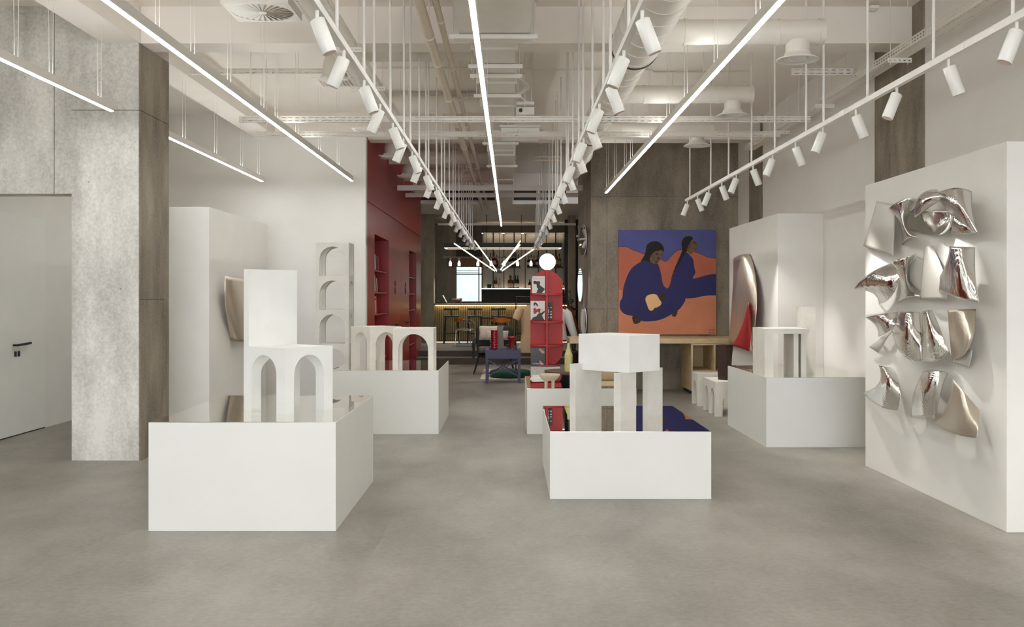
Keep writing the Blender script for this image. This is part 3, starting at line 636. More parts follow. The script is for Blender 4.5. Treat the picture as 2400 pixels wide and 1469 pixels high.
# swirl diffuser
t = thing('swirl_diffuser', 'square ceiling air box with a round swirl of vanes at top left', 'air diffuser', (-1.98, 8.0, 3.82))
s = .262; cx, cy, z = -1.98, 8.0, 3.82
MB().box(cx-s, cx+s, cy-s, cy+s, z+.012, z+.26).build('box', 'steel_white', t, True)
R = .243; n = 40; m = MB()
ring = [(R*cos(2*pi*i/n), R*sin(2*pi*i/n)) for i in range(n)]
sq = []
for c_, d_ in ring: k = s/max(abs(c_), abs(d_)); sq.append((c_*k, d_*k))
for i in range(n):
    j = (i+1) % n; A = [(cx+ring[i][0], cy+ring[i][1], z), (cx+ring[j][0], cy+ring[j][1], z), (cx+sq[j][0], cy+sq[j][1], z), (cx+sq[i][0], cy+sq[i][1], z)]
    m.add(A, [(0,1,2,3)]); B = [A[0], A[1], (A[1][0], A[1][1], z+.012), (A[0][0], A[0][1], z+.012)]; m.add(B, [(3,2,1,0)])
    m.add([A[2], A[3], (A[3][0], A[3][1], z+.012), (A[2][0], A[2][1], z+.012)], [(0,1,2,3)])
m.build('face_plate', 'steel_white', t, True)
m = MB().cyl((cx, cy, z-.002), (cx, cy, z+.01), .035, n=20)
for i in range(28):
    a = 2*pi*i/28; p = Vector((cos(a), sin(a), 0)); q = Vector((-sin(a), cos(a), 0))
    A = [Vector((cx, cy, z))+p*.03, Vector((cx, cy, z))+p*R]
    m.add([A[0]-q*.003, A[1]-q*.014, A[1]+q*.022+Vector((0,0,.008)), A[0]+q*.003+Vector((0,0,.01))], [(0,1,2,3)])
m.build('vanes', 'steel_white', t, True)
MB().cyl((cx, cy, z+.0111), (cx, cy, z+.0115), R, n=40).build('inner_plate', 'pipe_cream', t, True)
for sx in (-1, 1):
    for sy in (-1, 1): MB().cyl((cx+sx*.2, cy+sy*.2, z+.25), (cx+sx*.2, cy+sy*.2, ZC-.003), .004, n=6).build('rod', 'duct_white', t, True)
# projector on a scissor bracket
t = thing('projector', 'white projector hanging on a folding scissor bracket beside the middle duct', 'projector', at(1225, 255, 11.0))
Y = 11.0; m = MB()
zz = [(1213,180),(1240,202),(1213,222),(1238,242)]; z2 = [(1238,170),(1214,187),(1240,205),(1214,225),(1238,242)]
pts = [at(a, b, Y) for a, b in zz]; pt2 = [at(a, b, Y+.04) for a, b in z2]
for P in (pts, pt2):
    for a, b in zip(P, P[1:]): m.bar(a, b, .015, .022)
m.build('scissor_arm', 'steel_white', t, True)
MB().box(px(1210,Y), px(1252,Y), Y-.05, Y+.08, pz(247,Y), pz(240,Y)).build('bracket', 'steel_white', t, True)
MB().box(px(1210,Y), px(1252,Y), Y-.1, Y+.2, pz(272,Y), pz(255,Y)).build('body', 'duct_white', t, True, bevel=.006)
MB().cyl((px(1220,Y), Y-.1, pz(263,Y)), (px(1220,Y), Y-.13, pz(263,Y)), .02).build('lens', 'gasket', t, True)
for q in (1212, 1246): MB().cyl(at(q, 242, Y), (px(q, Y), Y, ZC-.003), .005, n=6).build('rod', 'duct_white', t, True)
# hanging air unit, frame rails, conduits, sprinklers
Y = 12.0; t = thing('air_unit', 'white box unit hanging below the crossing channels at the middle', 'air unit', at(1219, 317, Y))
MB().box(px(1174,Y), px(1264,Y), Y, Y+.5, pz(316,Y), pz(298,Y)).build('body', 'lacquer_white', t, True, bevel=.01)
MB().box(px(1171,Y), px(1267,Y), Y-.02, Y+.52, pz(298,Y), pz(293,Y)).build('lid', 'steel_white', t, True)
for q in (1190, 1231): MB().cyl((px(q,Y), Y+.2, pz(294,Y)), (px(q,Y), Y+.2, ZC-.003), .007, n=8).build('rod', 'duct_white', t, True)
Y = 15.9; t = thing('hanging_rails', 'pair of thin hanging rails left of the long right track', 'rails', at(1285, 376, Y))
for q in (367, 375): MB().box(px(1254,Y), px(1316,Y), Y, Y+.03, pz(q+2,Y), pz(q-1,Y)).build('rail', 'pipe_cream', t, True)
for q in (1259, 1310): MB().cyl((px(q,Y), Y+.015, pz(378,Y)), (px(q,Y), Y+.015, ZC-.003), .006, n=6).build('rod', 'pipe_cream', t, True)
def conduit(pts, label): MB().tube(pts, .011, 8).solo('conduit', 'duct_white', label, 'conduit', 'thin ceiling conduits')
conduit([(.05, 12.1, 4.295), (1.70, 12.1, 4.295), (1.74, 12.2, 4.295), (2.9, 12.2, 4.295)], 'thin conduit fixed to the ceiling above the second branch duct')
conduit([(-1.6, 12.0, 4.295), (-.35, 12.0, 4.295)], 'thin conduit fixed to the ceiling left of the middle duct')
conduit([(1.5, 7.6, 4.295), (2.9, 7.6, 4.295)], 'thin conduit fixed to the ceiling above the nearest branch duct')
sp = None
for k, (a, b, Y, lb) in enumerate(((1101,150,10.6,'small sprinkler head left of the middle duct behind near beam'), (957,300,13.2,'small sprinkler head by the left track before farther beam'), (1110,337,16.3,'small sprinkler head left of the middle duct behind farther beam'), (1121,396,19.0,'small sprinkler head left of middle duct over the lounge'))):
    p = at(a, b, Y)
    m = MB().cyl((0,0,0), (0,0,ZC-p.z), .007, n=8).cyl((0,0,-.03), (0,0,0), .018, .012, n=10).cyl((0,0,-.045), (0,0,-.035), .022, n=12)
    o = m.build('sprinkler', 'duct_white', loc=(0,0,0)); o.location = p; tag(o, lb, 'sprinkler', 'ceiling sprinklers')
MB().box(px(2040,9.4), px(2061,9.4), 9.4, 9.5, pz(19,9.4), pz(12,9.4)).solo('junction_box', 'steel_white', 'small white box on the near beam at right', 'junction box')
# ================================================================== painting (generic figures in blue on orange dunes)
XP0, XP1, ZP0, ZP1, YP_ = 1.812, 3.452, .93, 2.686, 16.9
t = thing('painting', 'large painting of two seated figures in blue robes on orange dunes', 'painting', ((XP0+XP1)/2, YP_-.02, ZP0))
MB().box(XP0, XP1, YP_-.04, YP_-.001, ZP0, ZP1).build('canvas', 'paint_blue' if 'paint_blue' in M else mat('paint_blue', (80,84,142), .75, var=.10, scale=3, bump=.1, bscale=140), t, True)
mat('paint_orange', (184,100,76), .75, var=.08, scale=3); mat('paint_sand', (202,130,96), .75, var=.08, scale=3); mat('paint_robe', (42,42,94), .75, var=.10, scale=4)
mat('paint_skin', (104,78,56), .75, var=.35, scale=14); mat('paint_hair', (22,18,20), .75); mat('paint_peach', (236,190,136), .75); mat('paint_dark_skin', (60,44,36), .75, var=.3, scale=20); mat('paint_line', (28,26,50), .8)
def smooth(pts, it=2):
    for _ in range(it):
        q = []
        for i in range(len(pts)):
            a, b = pts[i], pts[(i+1) % len(pts)]
            q += [(a[0]*.75+b[0]*.25, a[1]*.75+b[1]*.25), (a[0]*.25+b[0]*.75, a[1]*.25+b[1]*.75)]
        pts = q
    return pts
pm = MB(); lay = [0]
def shape(pts, mi, sm=2):
    lay[0] += 1; y = YP_-.04-.0004*lay[0]
    P = [(XP0+(min(max(a, 103), 1292)-103)/1189*(XP1-XP0), ZP1-(min(max(b, 98), 1378)-98)/1280*(ZP1-ZP0)) for a, b in (smooth(pts, sm) if sm else pts)]
    if sum(P[i][0]*P[(i+1) % len(P)][1]-P[(i+1) % len(P)][0]*P[i][1] for i in range(len(P))) < 0: P = P[::-1]
    # triangulated so that concave outlines stay right
    from mathutils.geometry import tessellate_polygon
    V = [Vector((a, y, b)) for a, b in P]
    pm.add(V, [tuple(x) for x in tessellate_polygon([V])], mi)
def outline(pts, mi, sm=2): shape(pts, mi, sm)
hills = [(40,308),(200,302),(260,340),(330,366),(420,400),(600,440),(660,490),(700,482),(760,405),(830,344),(890,342),(1040,370),(1130,405),(1190,437),(1360,452),(1360,900),(1360,960),(1300,960),(100,960),(40,960),(40,900)]
def grow(p, k):
    cx = sum(a for a, b in p)/len(p); cy = sum(b for a, b in p)/len(p)
    return [(cx+(a-cx)*(1+k), cy+(b-cy)*(1+k)) for a, b in p]
shape([(a, b-5) for a, b in hills], 7); shape(hills, 0)
shape([(40,832),(160,826),(420,980),(900,935),(1050,926),(1150,897),(1360,900),(1360,1400),(1360,1440),(1320,1440),(80,1440),(40,1440),(40,1400)], 1)
robe2 = [(1360,640),(1230,638),(1130,665),(990,708),(1042,630),(1036,590),(1022,545),(1018,465),(990,425),(935,368),(890,405),(830,530),(760,680),(722,800),(690,815),(640,940),(900,940),(1060,927),(1150,899),(1360,899)]
shape(grow(robe2, .008), 7); shape(robe2, 2)
robe1 = [(430,455),(360,500),(275,555),(225,630),(188,725),(158,835),(156,925),(122,975),(116,1045),(148,1105),(200,1138),(290,1150),(385,1218),(500,1217),(620,1197),(725,1145),(835,1080),(895,1000),(918,945),(880,880),(720,835),(690,818),(640,772),(622,640),(590,525),(560,495)]
shape(grow(robe1, .008), 7); shape(robe1, 2)
shape([(440,905),(520,878),(575,893),(600,950),(634,988),(610,1030),(560,1050),(510,1094),(470,1077),(450,1010),(428,960)], 5)
shape([(590,880),(645,865),(678,905),(664,960),(635,980),(610,940),(588,925)], 6, 1)
shape([(440,300),(470,255),(550,230),(622,258),(664,330),(645,380),(540,380),(505,430),(478,508),(432,462),(362,498),(420,410),(436,360)], 4)
shape([(498,405),(540,365),(600,350),(645,345),(638,420),(602,482),(560,520),(508,508),(478,470)], 3)
for e in ([(552,382),(592,392),(590,400),(552,392)], [(618,396),(640,392),(640,400),(620,404)], [(548,478),(580,486),(576,496),(550,488)], [(560,395),(585,404),(560,404)], [(588,420),(604,455),(588,462),(578,455)]): shape(e, 4, 1)
shape([(866,270),(890,200),(940,172),(1006,178),(1014,235),(972,285),(952,335),(932,372),(900,400),(855,490),(795,590),(745,710),(724,780),(764,620),(848,430),(884,345)], 4)
shape([(1000,203),(1034,232),(1066,280),(1052,300),(1062,325),(1042,364),(1005,375),(988,402),(950,368),(928,318),(970,268)], 3, 1)
for e in ([(1016,240),(1048,262),(1044,268),(1016,250)], [(1046,318),(1062,322),(1046,328)], [(930,285),(950,290),(948,330),(932,325)]): shape(e, 4, 1)
shape([(262,1148),(330,1152),(388,1215),(325,1252),(283,1247)], 6, 1); shape([(738,1140),(826,1078),(816,1132),(790,1170)], 6, 1)
shape([(540,1050),(575,1052),(560,1080),(520,1094)], 6, 1); shape([(905,935),(922,962),(896,962)], 7, 0)
for x in (1205, 1225, 1245, 1262): shape([(x,1320),(x+4,1320),(x+4,1338),(x,1338)], 7, 0); shape([(x,1320),(x+13,1320),(x+13,1323),(x,1323)], 7, 0)
for x in (1208, 1226, 1242, 1258): shape([(x,1346),(x+4,1346),(x+2,1358),(x-2,1358)], 7, 0); shape([(x-2,1355),(x+11,1355),(x+11,1358),(x-2,1358)], 7, 0)
pm.build('painted_scene', ['paint_orange','paint_sand','paint_robe','paint_skin','paint_hair','paint_peach','paint_dark_skin','paint_line'], t, True)
# ================================================================== wooden console and cabinet under the painting
YC = 15.97
t = thing('console_table', 'long pale wooden console top against the concrete wall under the painting', 'console', (2.4, 16.4, 0))
MB().box(.938, XR-.004, YC, 16.898, .816, .897).build('top', 'wood_pale', t, True, bevel=.003)
MB().box(px(1400,16.1), px(1443,16.1), 16.1, 16.14, 0, .816).build('leg_panel', 'wood_pale', t, True)
t = thing('cabinet', 'open pale wooden cabinet standing under the console by the right wall', 'cabinet', (3.3, 16.4, 0))
xa = px(1620, YC); ca = MB(); w = .03
for x in (xa, xa+.36, xa+.72): MB().box(x, x+w, YC+.005, 16.88, .06, .812).build('side_panel', 'wood_pale', t, True)
for z in (.06, .365, .79): MB().box(xa+w, xa+.72, YC+.006, 16.87, z, z+.022).build('shelf', 'wood_pale', t, True)
MB().box(xa+w, xa+.72, 16.87, 16.885, .06, .812).build('back_panel', 'wood_pale', t, True)
MB().box(xa+.03, xa+.70, YC+.06, 16.8, 0, .06).build('plinth', 'black', t, True)
# ================================================================== red wall cabinet with book niches
XRD = -2.19; n1 = (16.13, 18.06); n2 = (21.62, 23.25); zt = 2.57
t = thing('wall_cabinet', 'red lacquered wall cabinet with two open book niches and tall flush doors', 'cabinet', (XRD, 19.7, 0))
xb = XRD-.36
MB().box(xb, XRD, 15.31, n1[0], 0, 3.02).build('end_panel', 'red_lacquer', t, True)
MB().box(xb, XRD, n2[1], 24.38, 0, 3.02).build('end_panel', 'red_lacquer', t, True)
MB().box(xb, XRD, 15.31, 24.38, 3.03, ZC).build('upper_panel', 'red_lacquer', t, True)
MB().box(xb, XRD, n1[0], n1[1], zt, 3.02).build('niche_header', 'red_lacquer', t, True); MB().box(xb, XRD, n2[0], n2[1], zt, 3.02).build('niche_header', 'red_lacquer', t, True)
MB().box(xb-.02, xb, 15.31, 24.38, 0, ZC).build('back_panel', 'red_deep', t, True)
MB().box(xb, XRD, n1[0], n1[1], 0, .12).build('niche_base', 'red_deep', t, True); MB().box(xb, XRD, n2[0], n2[1], 0, .12).build('niche_base', 'red_deep', t, True)
for a, b, hh in ((n1[1], (n1[1]+n2[0])/2-.003, 18.98), ((n1[1]+n2[0])/2+.003, n2[0], 20.84)):
    d = MB().box(xb, XRD, a, b, 0, 3.02).build('door', 'red_lacquer', t, True)
    for z0, z1 in ((1.62, 1.745), (1.765, 1.86)):
        h = MB().box(XRD, XRD+.012, hh-.03, hh+.03, z0, z1).build('handle', 'black', d); h.data.transform(Matrix.Translation(-t.location))
    h = MB().bar((XRD+.03, hh+.1, 1.03), (XRD+.03, hh+.45, 1.03), .02, .03).box(XRD, XRD+.03, hh+.1, hh+.16, 1.015, 1.045).build('lever', 'black', d); h.data.transform(Matrix.Translation(-t.location))
SH = (.15, .52, .90, 1.28, 1.64, 2.00)
for a, b in (n1, n2):
    for z in SH[1:]: MB().box(xb+.01, XRD-.02, a, b-.16, z-.022, z).build('shelf', 'red_lacquer', t, True)
BC = {'beige':(200,186,160),'white':(222,218,210),'red-brown':(130,58,44),'dark green':(58,58,44),'magenta':(150,20,84),'scarlet':(214,50,34),'grey':(130,126,118),'black':(26,24,24)}
for k, c in BC.items(): mat('book_'+k.replace(' ', '_').replace('-', '_'), c, .6)
bk = {}
def book(y, z, col, th, hgt, lean, label, group):
    t_ = thing('book', label, 'book', (XRD-.14, y, z+.02*0), 0, group)
    key = (col, th, hgt)
    if key not in bk:
        c = MB().box(-.12, .10, 0, .006, 0, hgt).box(-.12, .10, th-.006, th, 0, hgt).box(.094, .10, .006, th-.006, 0, hgt)
        bk[key] = (c.mesh('cover', 'book_'+col.replace(' ', '_').replace('-', '_')), MB().box(-.115, .094, .006, th-.006, .004, hgt-.004).mesh('pages', 'paper'))
    for nm, me in zip(('cover', 'pages'), bk[key]):
        o = bpy.data.objects.new(nm, me); C.objects.link(o); o.parent = t_
    t_.rotation_euler = (lean, 0, 0)
rows = [(0, 5, [('beige',.10,.27),('white',.09,.25),('red-brown',.07,.25),('black',.10,.23),('magenta',.10,.22)]), (0, 4, [('dark green',.10,.25),('white',.07,.27),('dark green',.08,.24),('beige',.08,.22)]),
        (0, 3, [('white',.09,.24),('grey',.05,.23),('white',.07,.22),('scarlet',.10,.27)]), (0, 2, [('white',.09,.22),('black',.08,.24)]), (0, 1, [('white',.08,.24),('black',.08,.25),('beige',.1,.23)]),
        (1, 5, [('grey',.10,.24),('beige',.08,.25)]), (1, 4, [('scarlet',.12,.25),('white',.06,.24)]), (1, 3, [('grey',.08,.22),('white',.08,.23)]), (1, 2, [('white',.08,.27),('beige',.07,.26),('white',.07,.25)]), (1, 1, [('white',.06,.2)])]
rn = {5:'top shelf', 4:'second shelf from top', 3:'third shelf from top', 2:'fourth shelf from top', 1:'lowest book shelf'}
seen = {}
for ni, sh, lst in rows:
    a = (n1, n2)[ni][0]; y = a+.10; lean = radians(20)
    for q, (col, th, hgt) in enumerate(lst):
        book(y+.12, SH[sh]+.002, col, th, hgt, lean, f'{col} book leaning {ORD[q]} on the {rn[sh]} of the {("nearer","farther")[ni]} red niche', 'books leaning in the red wall niches')
        y += th*1.12+.03
# ================================================================== red oval bookshelf with a globe lamp
YR = 15.5; k = YR/F
x0, x1 = px(1243.5, YR), px(1319.5, YR); zb, zt2 = pz(859, YR), pz(633, YR); cx = (x0+x1)/2; R = (x1-x0)/2; n = 24
def stad(r, z0, z1): return [(cx+r*cos(pi*i/n), z1-r+r*sin(pi*i/n)) for i in range(n+1)]+[(cx-r*cos(pi*i/n), z0+r-r*sin(pi*i/n)) for i in range(n+1)]
t = thing('bookshelf', 'tall red oval bookshelf with rounded ends standing on a concrete block', 'bookshelf', (cx, YR, 0))
MB().prism(stad(R, zb, zt2), (0, YR+.10, 0), (1,0,0), (0,0,1), (0,.02,0)).build('back_panel', 'red_shelf', t, True)
# the rim only runs along the straight sides' lower part and shelves: thin lip
m = MB()
xv = px(1281, YR)
MB().box(xv-.016, xv+.016, YR-.08, YR+.10, zb+.01, zt2-.004).build('divider', 'red_shelf', t, True)
for q in (689.5, 754, 809):
    z = pz(q, YR); 
    pl = [(x0, YR+.10), (x0, YR-.02)]+[(cx-R*cos(pi*i/14), YR-.02-.07*sin(pi*i/14)) for i in range(1, 14)]+[(x1, YR-.02), (x1, YR+.10)]
    MB().prism(pl, (0,0,z-.014), (1,0,0), (0,1,0), (0,0,.028)).build('shelf', 'red_shelf', t, True)
pl = [(x0+.03, YR+.10)]+[(cx-R*.86*cos(pi*i/14), YR-.07*sin(pi*i/14)) for i in range(0, 15)]+[(x1-.03, YR+.10)]
MB().prism([(a, b) for a, b in pl], (0,0,zb+.012), (1,0,0), (0,1,0), (0,0,.02)).build('bottom_shelf', 'red_shelf', t, True)
MB().box(px(1244,YR), px(1312,YR), YR-.06, YR+.2, 0, zb+.004).solo('concrete_block', 'concrete_light', 'pale concrete block under the red oval bookshelf', 'block')
tg = thing('globe_lamp', 'white glowing globe lamp on top of the red oval bookshelf', 'lamp', (px(1283,YR), YR, zt2))
MB().ball((px(1283,YR), YR, pz(613.5,YR)), .129, 36).build('globe', 'globe', tg, True); MB().cyl((px(1283,YR), YR, zt2-.003), (px(1283,YR), YR, zt2+.02), .03).build('base', 'red_shelf', tg, True)
def txt(s, x, z, y, h, m, parent, nm='lettering', width=None):
    cu = bpy.data.curves.new(nm, 'FONT'); cu.body = s; cu.size = h*1.4; cu.extrude = .0004; cu.align_x = 'CENTER'
    o = bpy.data.objects.new(nm, cu); C.objects.link(o); bpy.context.view_layer.update()
    me = bpy.data.meshes.new_from_object(o.evaluated_get(bpy.context.evaluated_depsgraph_get())); bpy.data.objects.remove(o); bpy.data.curves.remove(cu)
    if width:
        xs = [v.co.x for v in me.vertices]; f = width/(max(xs)-min(xs))
        for v in me.vertices: v.co.x *= f
    me.materials.clear(); me.materials.append(M[m]); r = bpy.data.objects.new(nm, me); C.objects.link(r)
    r.parent = parent; r.location = Vector((x, y, z))-parent.location; r.rotation_euler = (pi/2, 0, 0)
    return r
mat('cover_white', (214,208,200), .5); mat('cover_black', (24,23,22), .5); mat('cover_dark', (52,50,48), .4, var=.25, scale=9); mat('cover_skin', (196,150,120), .5); mat('cover_red', (150,36,40), .5); mat('cover_beige', (210,190,180), .5); mat('ink_grey', (120,112,108), .6)
from mathutils.geometry import tessellate_polygon
def figure(parent, name, polys, mats, a0, b0, a1, b1, Y):
    m = MB()
    for i, (mi, P) in enumerate(polys):
        V = [Vector((px(a, Y), Y-.0008-.0004*i, pz(b, Y))) for a, b in P]
        m.add(V, [tuple(q) for q in tessellate_polygon([V])], mi)
    return m.build(name, mats, parent, True)
def cov(a, b): return (1200+a/4.895, 600+b/4.9)           # magazine outlines measured on a 4.9x enlargement
Ym = YR-.055
def magazine(a0, b0, a1, b1, m, label):
    t_ = thing('magazine', label, 'magazine', (px((a0+a1)/2, Ym), Ym, pz(b1, Ym)), group='magazines on the red oval bookshelf')
    MB().box(px(a0,Ym), px(a1,Ym), Ym, Ym+.012, pz(b1,Ym), pz(b0,Ym)).build('cover', m, t_, True); return t_
g = magazine(1247, 647, 1277.5, 687, 'cover_white', 'white magazine with a black silhouette on the top shelf of red bookshelf')
figure(g, 'cover_figure', [(0, [cov(*p) for p in ((245,290),(262,282),(282,290),(300,288),(322,290),(322,320),(316,330),(340,350),(380,378),(360,400),(340,425),(280,425),(290,395),(302,375),(284,360),(282,325),(270,322),(255,322),(245,310))])], ['cover_black'], 0,0,0,0, Ym)
txt('SARTO SANKAI', px(1262,Ym), pz(654,Ym), Ym-.001, .012, 'ink_grey', g, width=.15)
g = magazine(1243.5, 705, 1277.5, 750, 'cover_white', 'magazine showing a woman in red gloves on the second shelf of red bookshelf')
figure(g, 'cover_figure', [(0, [cov(*p) for p in ((218,735),(240,705),(280,690),(300,660),(330,650),(372,628),(378,640),(345,680),(352,700),(372,735))]), (1, [cov(*p) for p in ((262,560),(280,545),(300,560),(300,580),(278,600),(262,598))]), (0, [cov(*p) for p in ((246,545),(262,530),(282,540),(300,565),(306,575),(285,570),(268,552),(252,580))]),
   (2, [cov(*p) for p in ((246,602),(262,592),(280,612),(310,600),(352,612),(345,640),(318,655),(290,640),(262,668),(248,655))]), (1, [cov(*p) for p in ((330,590),(350,620),(345,650),(322,650))])], ['cover_black','cover_beige','cover_red'], 0,0,0,0, Ym)
g = magazine(1244, 814.5, 1277.5, 858.5, 'cover_dark', 'dark fashion magazine with white capital letters on lowest shelf of red bookshelf')
figure(g, 'cover_figure', [(0, [cov(*p) for p in ((305,1065),(330,1060),(370,1095),(372,1118),(345,1118),(320,1090))]), (0, [cov(*p) for p in ((312,1200),(330,1205),(362,1245),(368,1265),(345,1262),(325,1235))])], ['cover_skin'], 0,0,0,0, Ym)
txt('CHANEL', px(1261.5,Ym), pz(853.5,Ym), Ym-.0025, .022, 'paper', g, width=.175)
Yk = YR-.03
for i, (a, b, q, lb) in enumerate(((1284,1288,709,'thin black book with white spine marks, left of two on red shelf'), (1288.6,1294.2,709,'thicker black book with white spine marks, right of two on red shelf'))):
    t_ = thing('book', lb, 'book', (px((a+b)/2,Yk), Yk, pz(750,Yk)), group='black books on the red oval bookshelf')
    MB().box(px(a,Yk), px(b,Yk), Yk, Yk+.12, pz(750,Yk), pz(q,Yk)).build('cover', 'cover_black', t_, True)
    m = MB()
    for u0, u1 in ((.12,.2),(.3,.36),(.42,.62) if i == 0 else (.45,.5),(.7,.74)): m.box(px(a+1,Yk), px(b-1,Yk), Yk-.0012, Yk, pz(750-41*u1,Yk), pz(750-41*u0,Yk))
    m.build('spine_marks', 'paper', t_, True)
# ================================================================== things on the low plinth in front of the shelf
hP = .519
t = thing('bowl', 'small beige ceramic bowl standing on two stubby legs', 'bowl', (px(1288,11.65), 11.65, hP)); bx0, by0 = px(1288,11.65), 11.65
MB().lathe([(.02,.062),(.07,.072),(.105,.10),(.124,.128),(.125,.143),(.115,.143),(.09,.125),(.0001,.12)], (bx0, by0, hP), 36).build('bowl', 'ceramic_beige', t, True)
for s_ in (-1, 1): MB().lathe([(.019,0),(.018,.03),(.021,.055),(.035,.078)], (bx0+s_*.040, by0, hP), 20).build('leg', 'ceramic_beige', t, True)
t = thing('serving_stand', 'round dark wooden dish on a black foot behind the beige bowl', 'dish', (.72, 12.35, hP))
MB().lathe([(.0001,.085),(.22,.085),(.30,.10),(.305,.135),(.295,.135),(.27,.12),(.0001,.115)], (.72, 12.35, hP), 48).build('dish', 'wood_brown', t, True)
MB().lathe([(.12,0),(.10,.03),(.09,.085)], (.72, 12.35, hP), 32).build('foot', 'black', t, True)
xv, yv = px(1332.5,12.35), 12.35
MB().lathe([(.046,0),(.049,.02),(.049,.20),(.050,.205),(.018,.29),(.016,.35),(.014,.352),(.013,.30)], (xv, yv, hP+.118), 6, 0, False).solo('bottle_vase', 'vase_yellow', 'pale yellow bottle vase standing on the round dark wooden dish', 'vase')
for i in range(3):
    o = MB().box(-.10, .10, -.07, .07, 0, .012).build('booklet', 'paper'); o.location = (px(1262,12.75)+.01*i, 12.75+.02*i, hP+.0125*i); o.rotation_euler.z = .1*i-.1
    tag(o, ('lowest','middle','topmost')[i]+' white booklet of the small pile on the low plinth', 'booklet', 'white booklets piled on the low plinth')
# ================================================================== lounge before the steps
Y = 18.12
# navy side table
t = thing('side_table', 'navy side table with crossed braces standing before the armchair', 'side table', (px(1179,Y), Y+.35, 0))
a, b = px(1138,Y), px(1220,Y); y0, y1 = Y, Y+.62; zt = pz(821,Y)
for x in (a, b-.045):
    for y in (y0, y1-.045): MB().box(x, x+.045, y, y+.045, 0, zt-.15).build('leg', 'navy', t, True)
MB().box(a-.003, b+.003, y0-.003, y1+.003, zt-.15, zt).build('apron', 'navy', t, True)
m = MB().box(a-.005, b+.005, y0-.005, y1+.005, zt, zt+.006); 
for i in range(6): m.box(a+.01+i*(b-a-.02)/5.5, a+.055+i*(b-a-.02)/5.5, y0, y1, zt+.006, zt+.012)
m.build('slatted_top', 'navy', t, True)
for yy in (y0+.02, y1-.02):
    MB().bar((a+.03, yy, zt-.17), (b-.03, yy, .12), .016, .02).bar((b-.03, yy+.017, zt-.17), (a+.03, yy+.017, .12), .016, .02).build('cross_brace', 'navy', t, True)
zt += .012
def on(p, y): return (px(p, y), y, zt)
c = on(1158.5, Y+.10); m = MB()
pr = [(.05,0)]
for i in range(7): pr += [(.062,.03+.045*i-.012),(.062,.03+.045*i+.010),(.050,.03+.045*i+.020)]
pr += [(.066,.335),(.066,.35),(.0001,.35)]
MB().lathe(pr, c, 20).solo('vase', 'ceramic_red', 'tall ribbed red vase on the navy side table', 'vase')
c = on(1200, Y+.25)
MB().lathe([(.055,0),(.042,.02),(.045,.05),(.052,.14),(.058,.17),(.092,.20),(.094,.225),(.084,.225),(.05,.16),(.0001,.15)], c, 24).solo('goblet_vase', 'ceramic_red', 'short flared red vase on the right of navy side table', 'vase')
c = on(1172, Y+.38)
MB().prism([(-.075,0),(.075,0),(.048,.42),(-.05,.42)], (c[0], c[1]-.05, c[2]), (1,0,0), (0,0,1), (0,.1,0)).solo('standing_block', 'stone_grey', 'tall grey tapering block on the navy side table', 'block', bevel=.006)
c = on(1151.5, Y+.30); t = thing('candle_holder', 'stacked grey bead candle holder with a pale candle on side table', 'candle holder', c)
m = MB()
for i in range(3): m.ball((c[0], c[1], zt+.03+.05*i), .036 if i % 2 == 0 else .028, 16, sz=.85)
m.build('holder', 'stone_grey', t, True); MB().cyl((c[0], c[1], zt+.15), (c[0], c[1], zt+.36), .016, .014).build('candle', 'paper', t, True)
c = on(1190, Y+.12); MB().box(c[0]-.05, c[0]+.05, c[1]-.03, c[1]+.05, zt, zt+.03).cyl((c[0],c[1],zt+.03), (c[0],c[1],zt+.075), .022).cyl((c[0],c[1],zt+.075), (c[0],c[1],zt+.085), .05).solo('incense_burner', 'black', 'small black stand near the middle of the navy side table', 'stand')
c = on(1208, Y+.12); MB().box(c[0]-.035, c[0]+.035, c[1]-.02, c[1]+.02, zt, zt+.07).bar((c[0]-.02,c[1],zt+.05), (c[0]-.05,c[1],zt+.11), .015, .015).bar((c[0]+.02,c[1],zt+.05), (c[0]+.06,c[1],zt+.10), .015, .015).solo('figurine', 'black', 'small black figure at the right corner of navy side table', 'figurine')
# rug, armchair, pouf
m = MB().box(px(1128,19.6), px(1262,19.6), 19.0, 21.6, .001, .012); o = m.solo('rug', 'rug_white', 'off-white rug under the dark armchair', 'rug')
MB().lathe([(.42,.0),(.47,.03),(.48,.09),(.44,.13),(.0001,.14)], (px(1196,19.3), 19.45, .013), 32, sx=.85).solo('floor_cushion', 'rug_green', 'dark green floor cushion on the rug under the side table', 'cushion')
Y = 20.1; cx = px(1158, Y)
t = thing('armchair', 'dark winged armchair with pale cushions behind the navy side table', 'armchair', (cx, Y+.35, .013))
m = MB(); W = .36
# seat shell bending up into a high back that leans away
prof = [(-.05,.40),(.30,.36),(.52,.42),(.60,.60),(.66,.82),(.70,.98)]
vs = []; fs = []
for i, (y, z) in enumerate(prof):
    for s_ in (-1, 0, 1): vs.append((cx+s_*(W+.03*(i > 2)), Y+y-(abs(s_)*.10 if i > 1 else 0), .013+z))
for i in range(len(prof)-1):
    for k in (0, 1): fs.append((i*3+k, i*3+k+1, (i+1)*3+k+1, (i+1)*3+k))
o = MB().add(vs, fs, 0, True).build('shell', 'charcoal', t, True); so = o.modifiers.new('t', 'SOLIDIFY'); so.thickness = .07; sb = o.modifiers.new('s', 'SUBSURF'); sb.levels = sb.render_levels = 2
MB().box(cx-W+.04, cx+W-.04, Y-.02, Y+.5, .43, .55).build('seat_cushion', 'grey_fabric', t, True, bevel=.04)
for s_ in (-1, 1): MB().bar((cx+s_*(W+.05), Y-.05, .60), (cx+s_*(W+.05), Y+.62, .66), .07, .10).bar((cx+s_*(W+.05), Y+.0, .33), (cx+s_*(W+.05), Y+.05, .60), .05, .05).build('armrest', 'charcoal', t, True, bevel=.02)
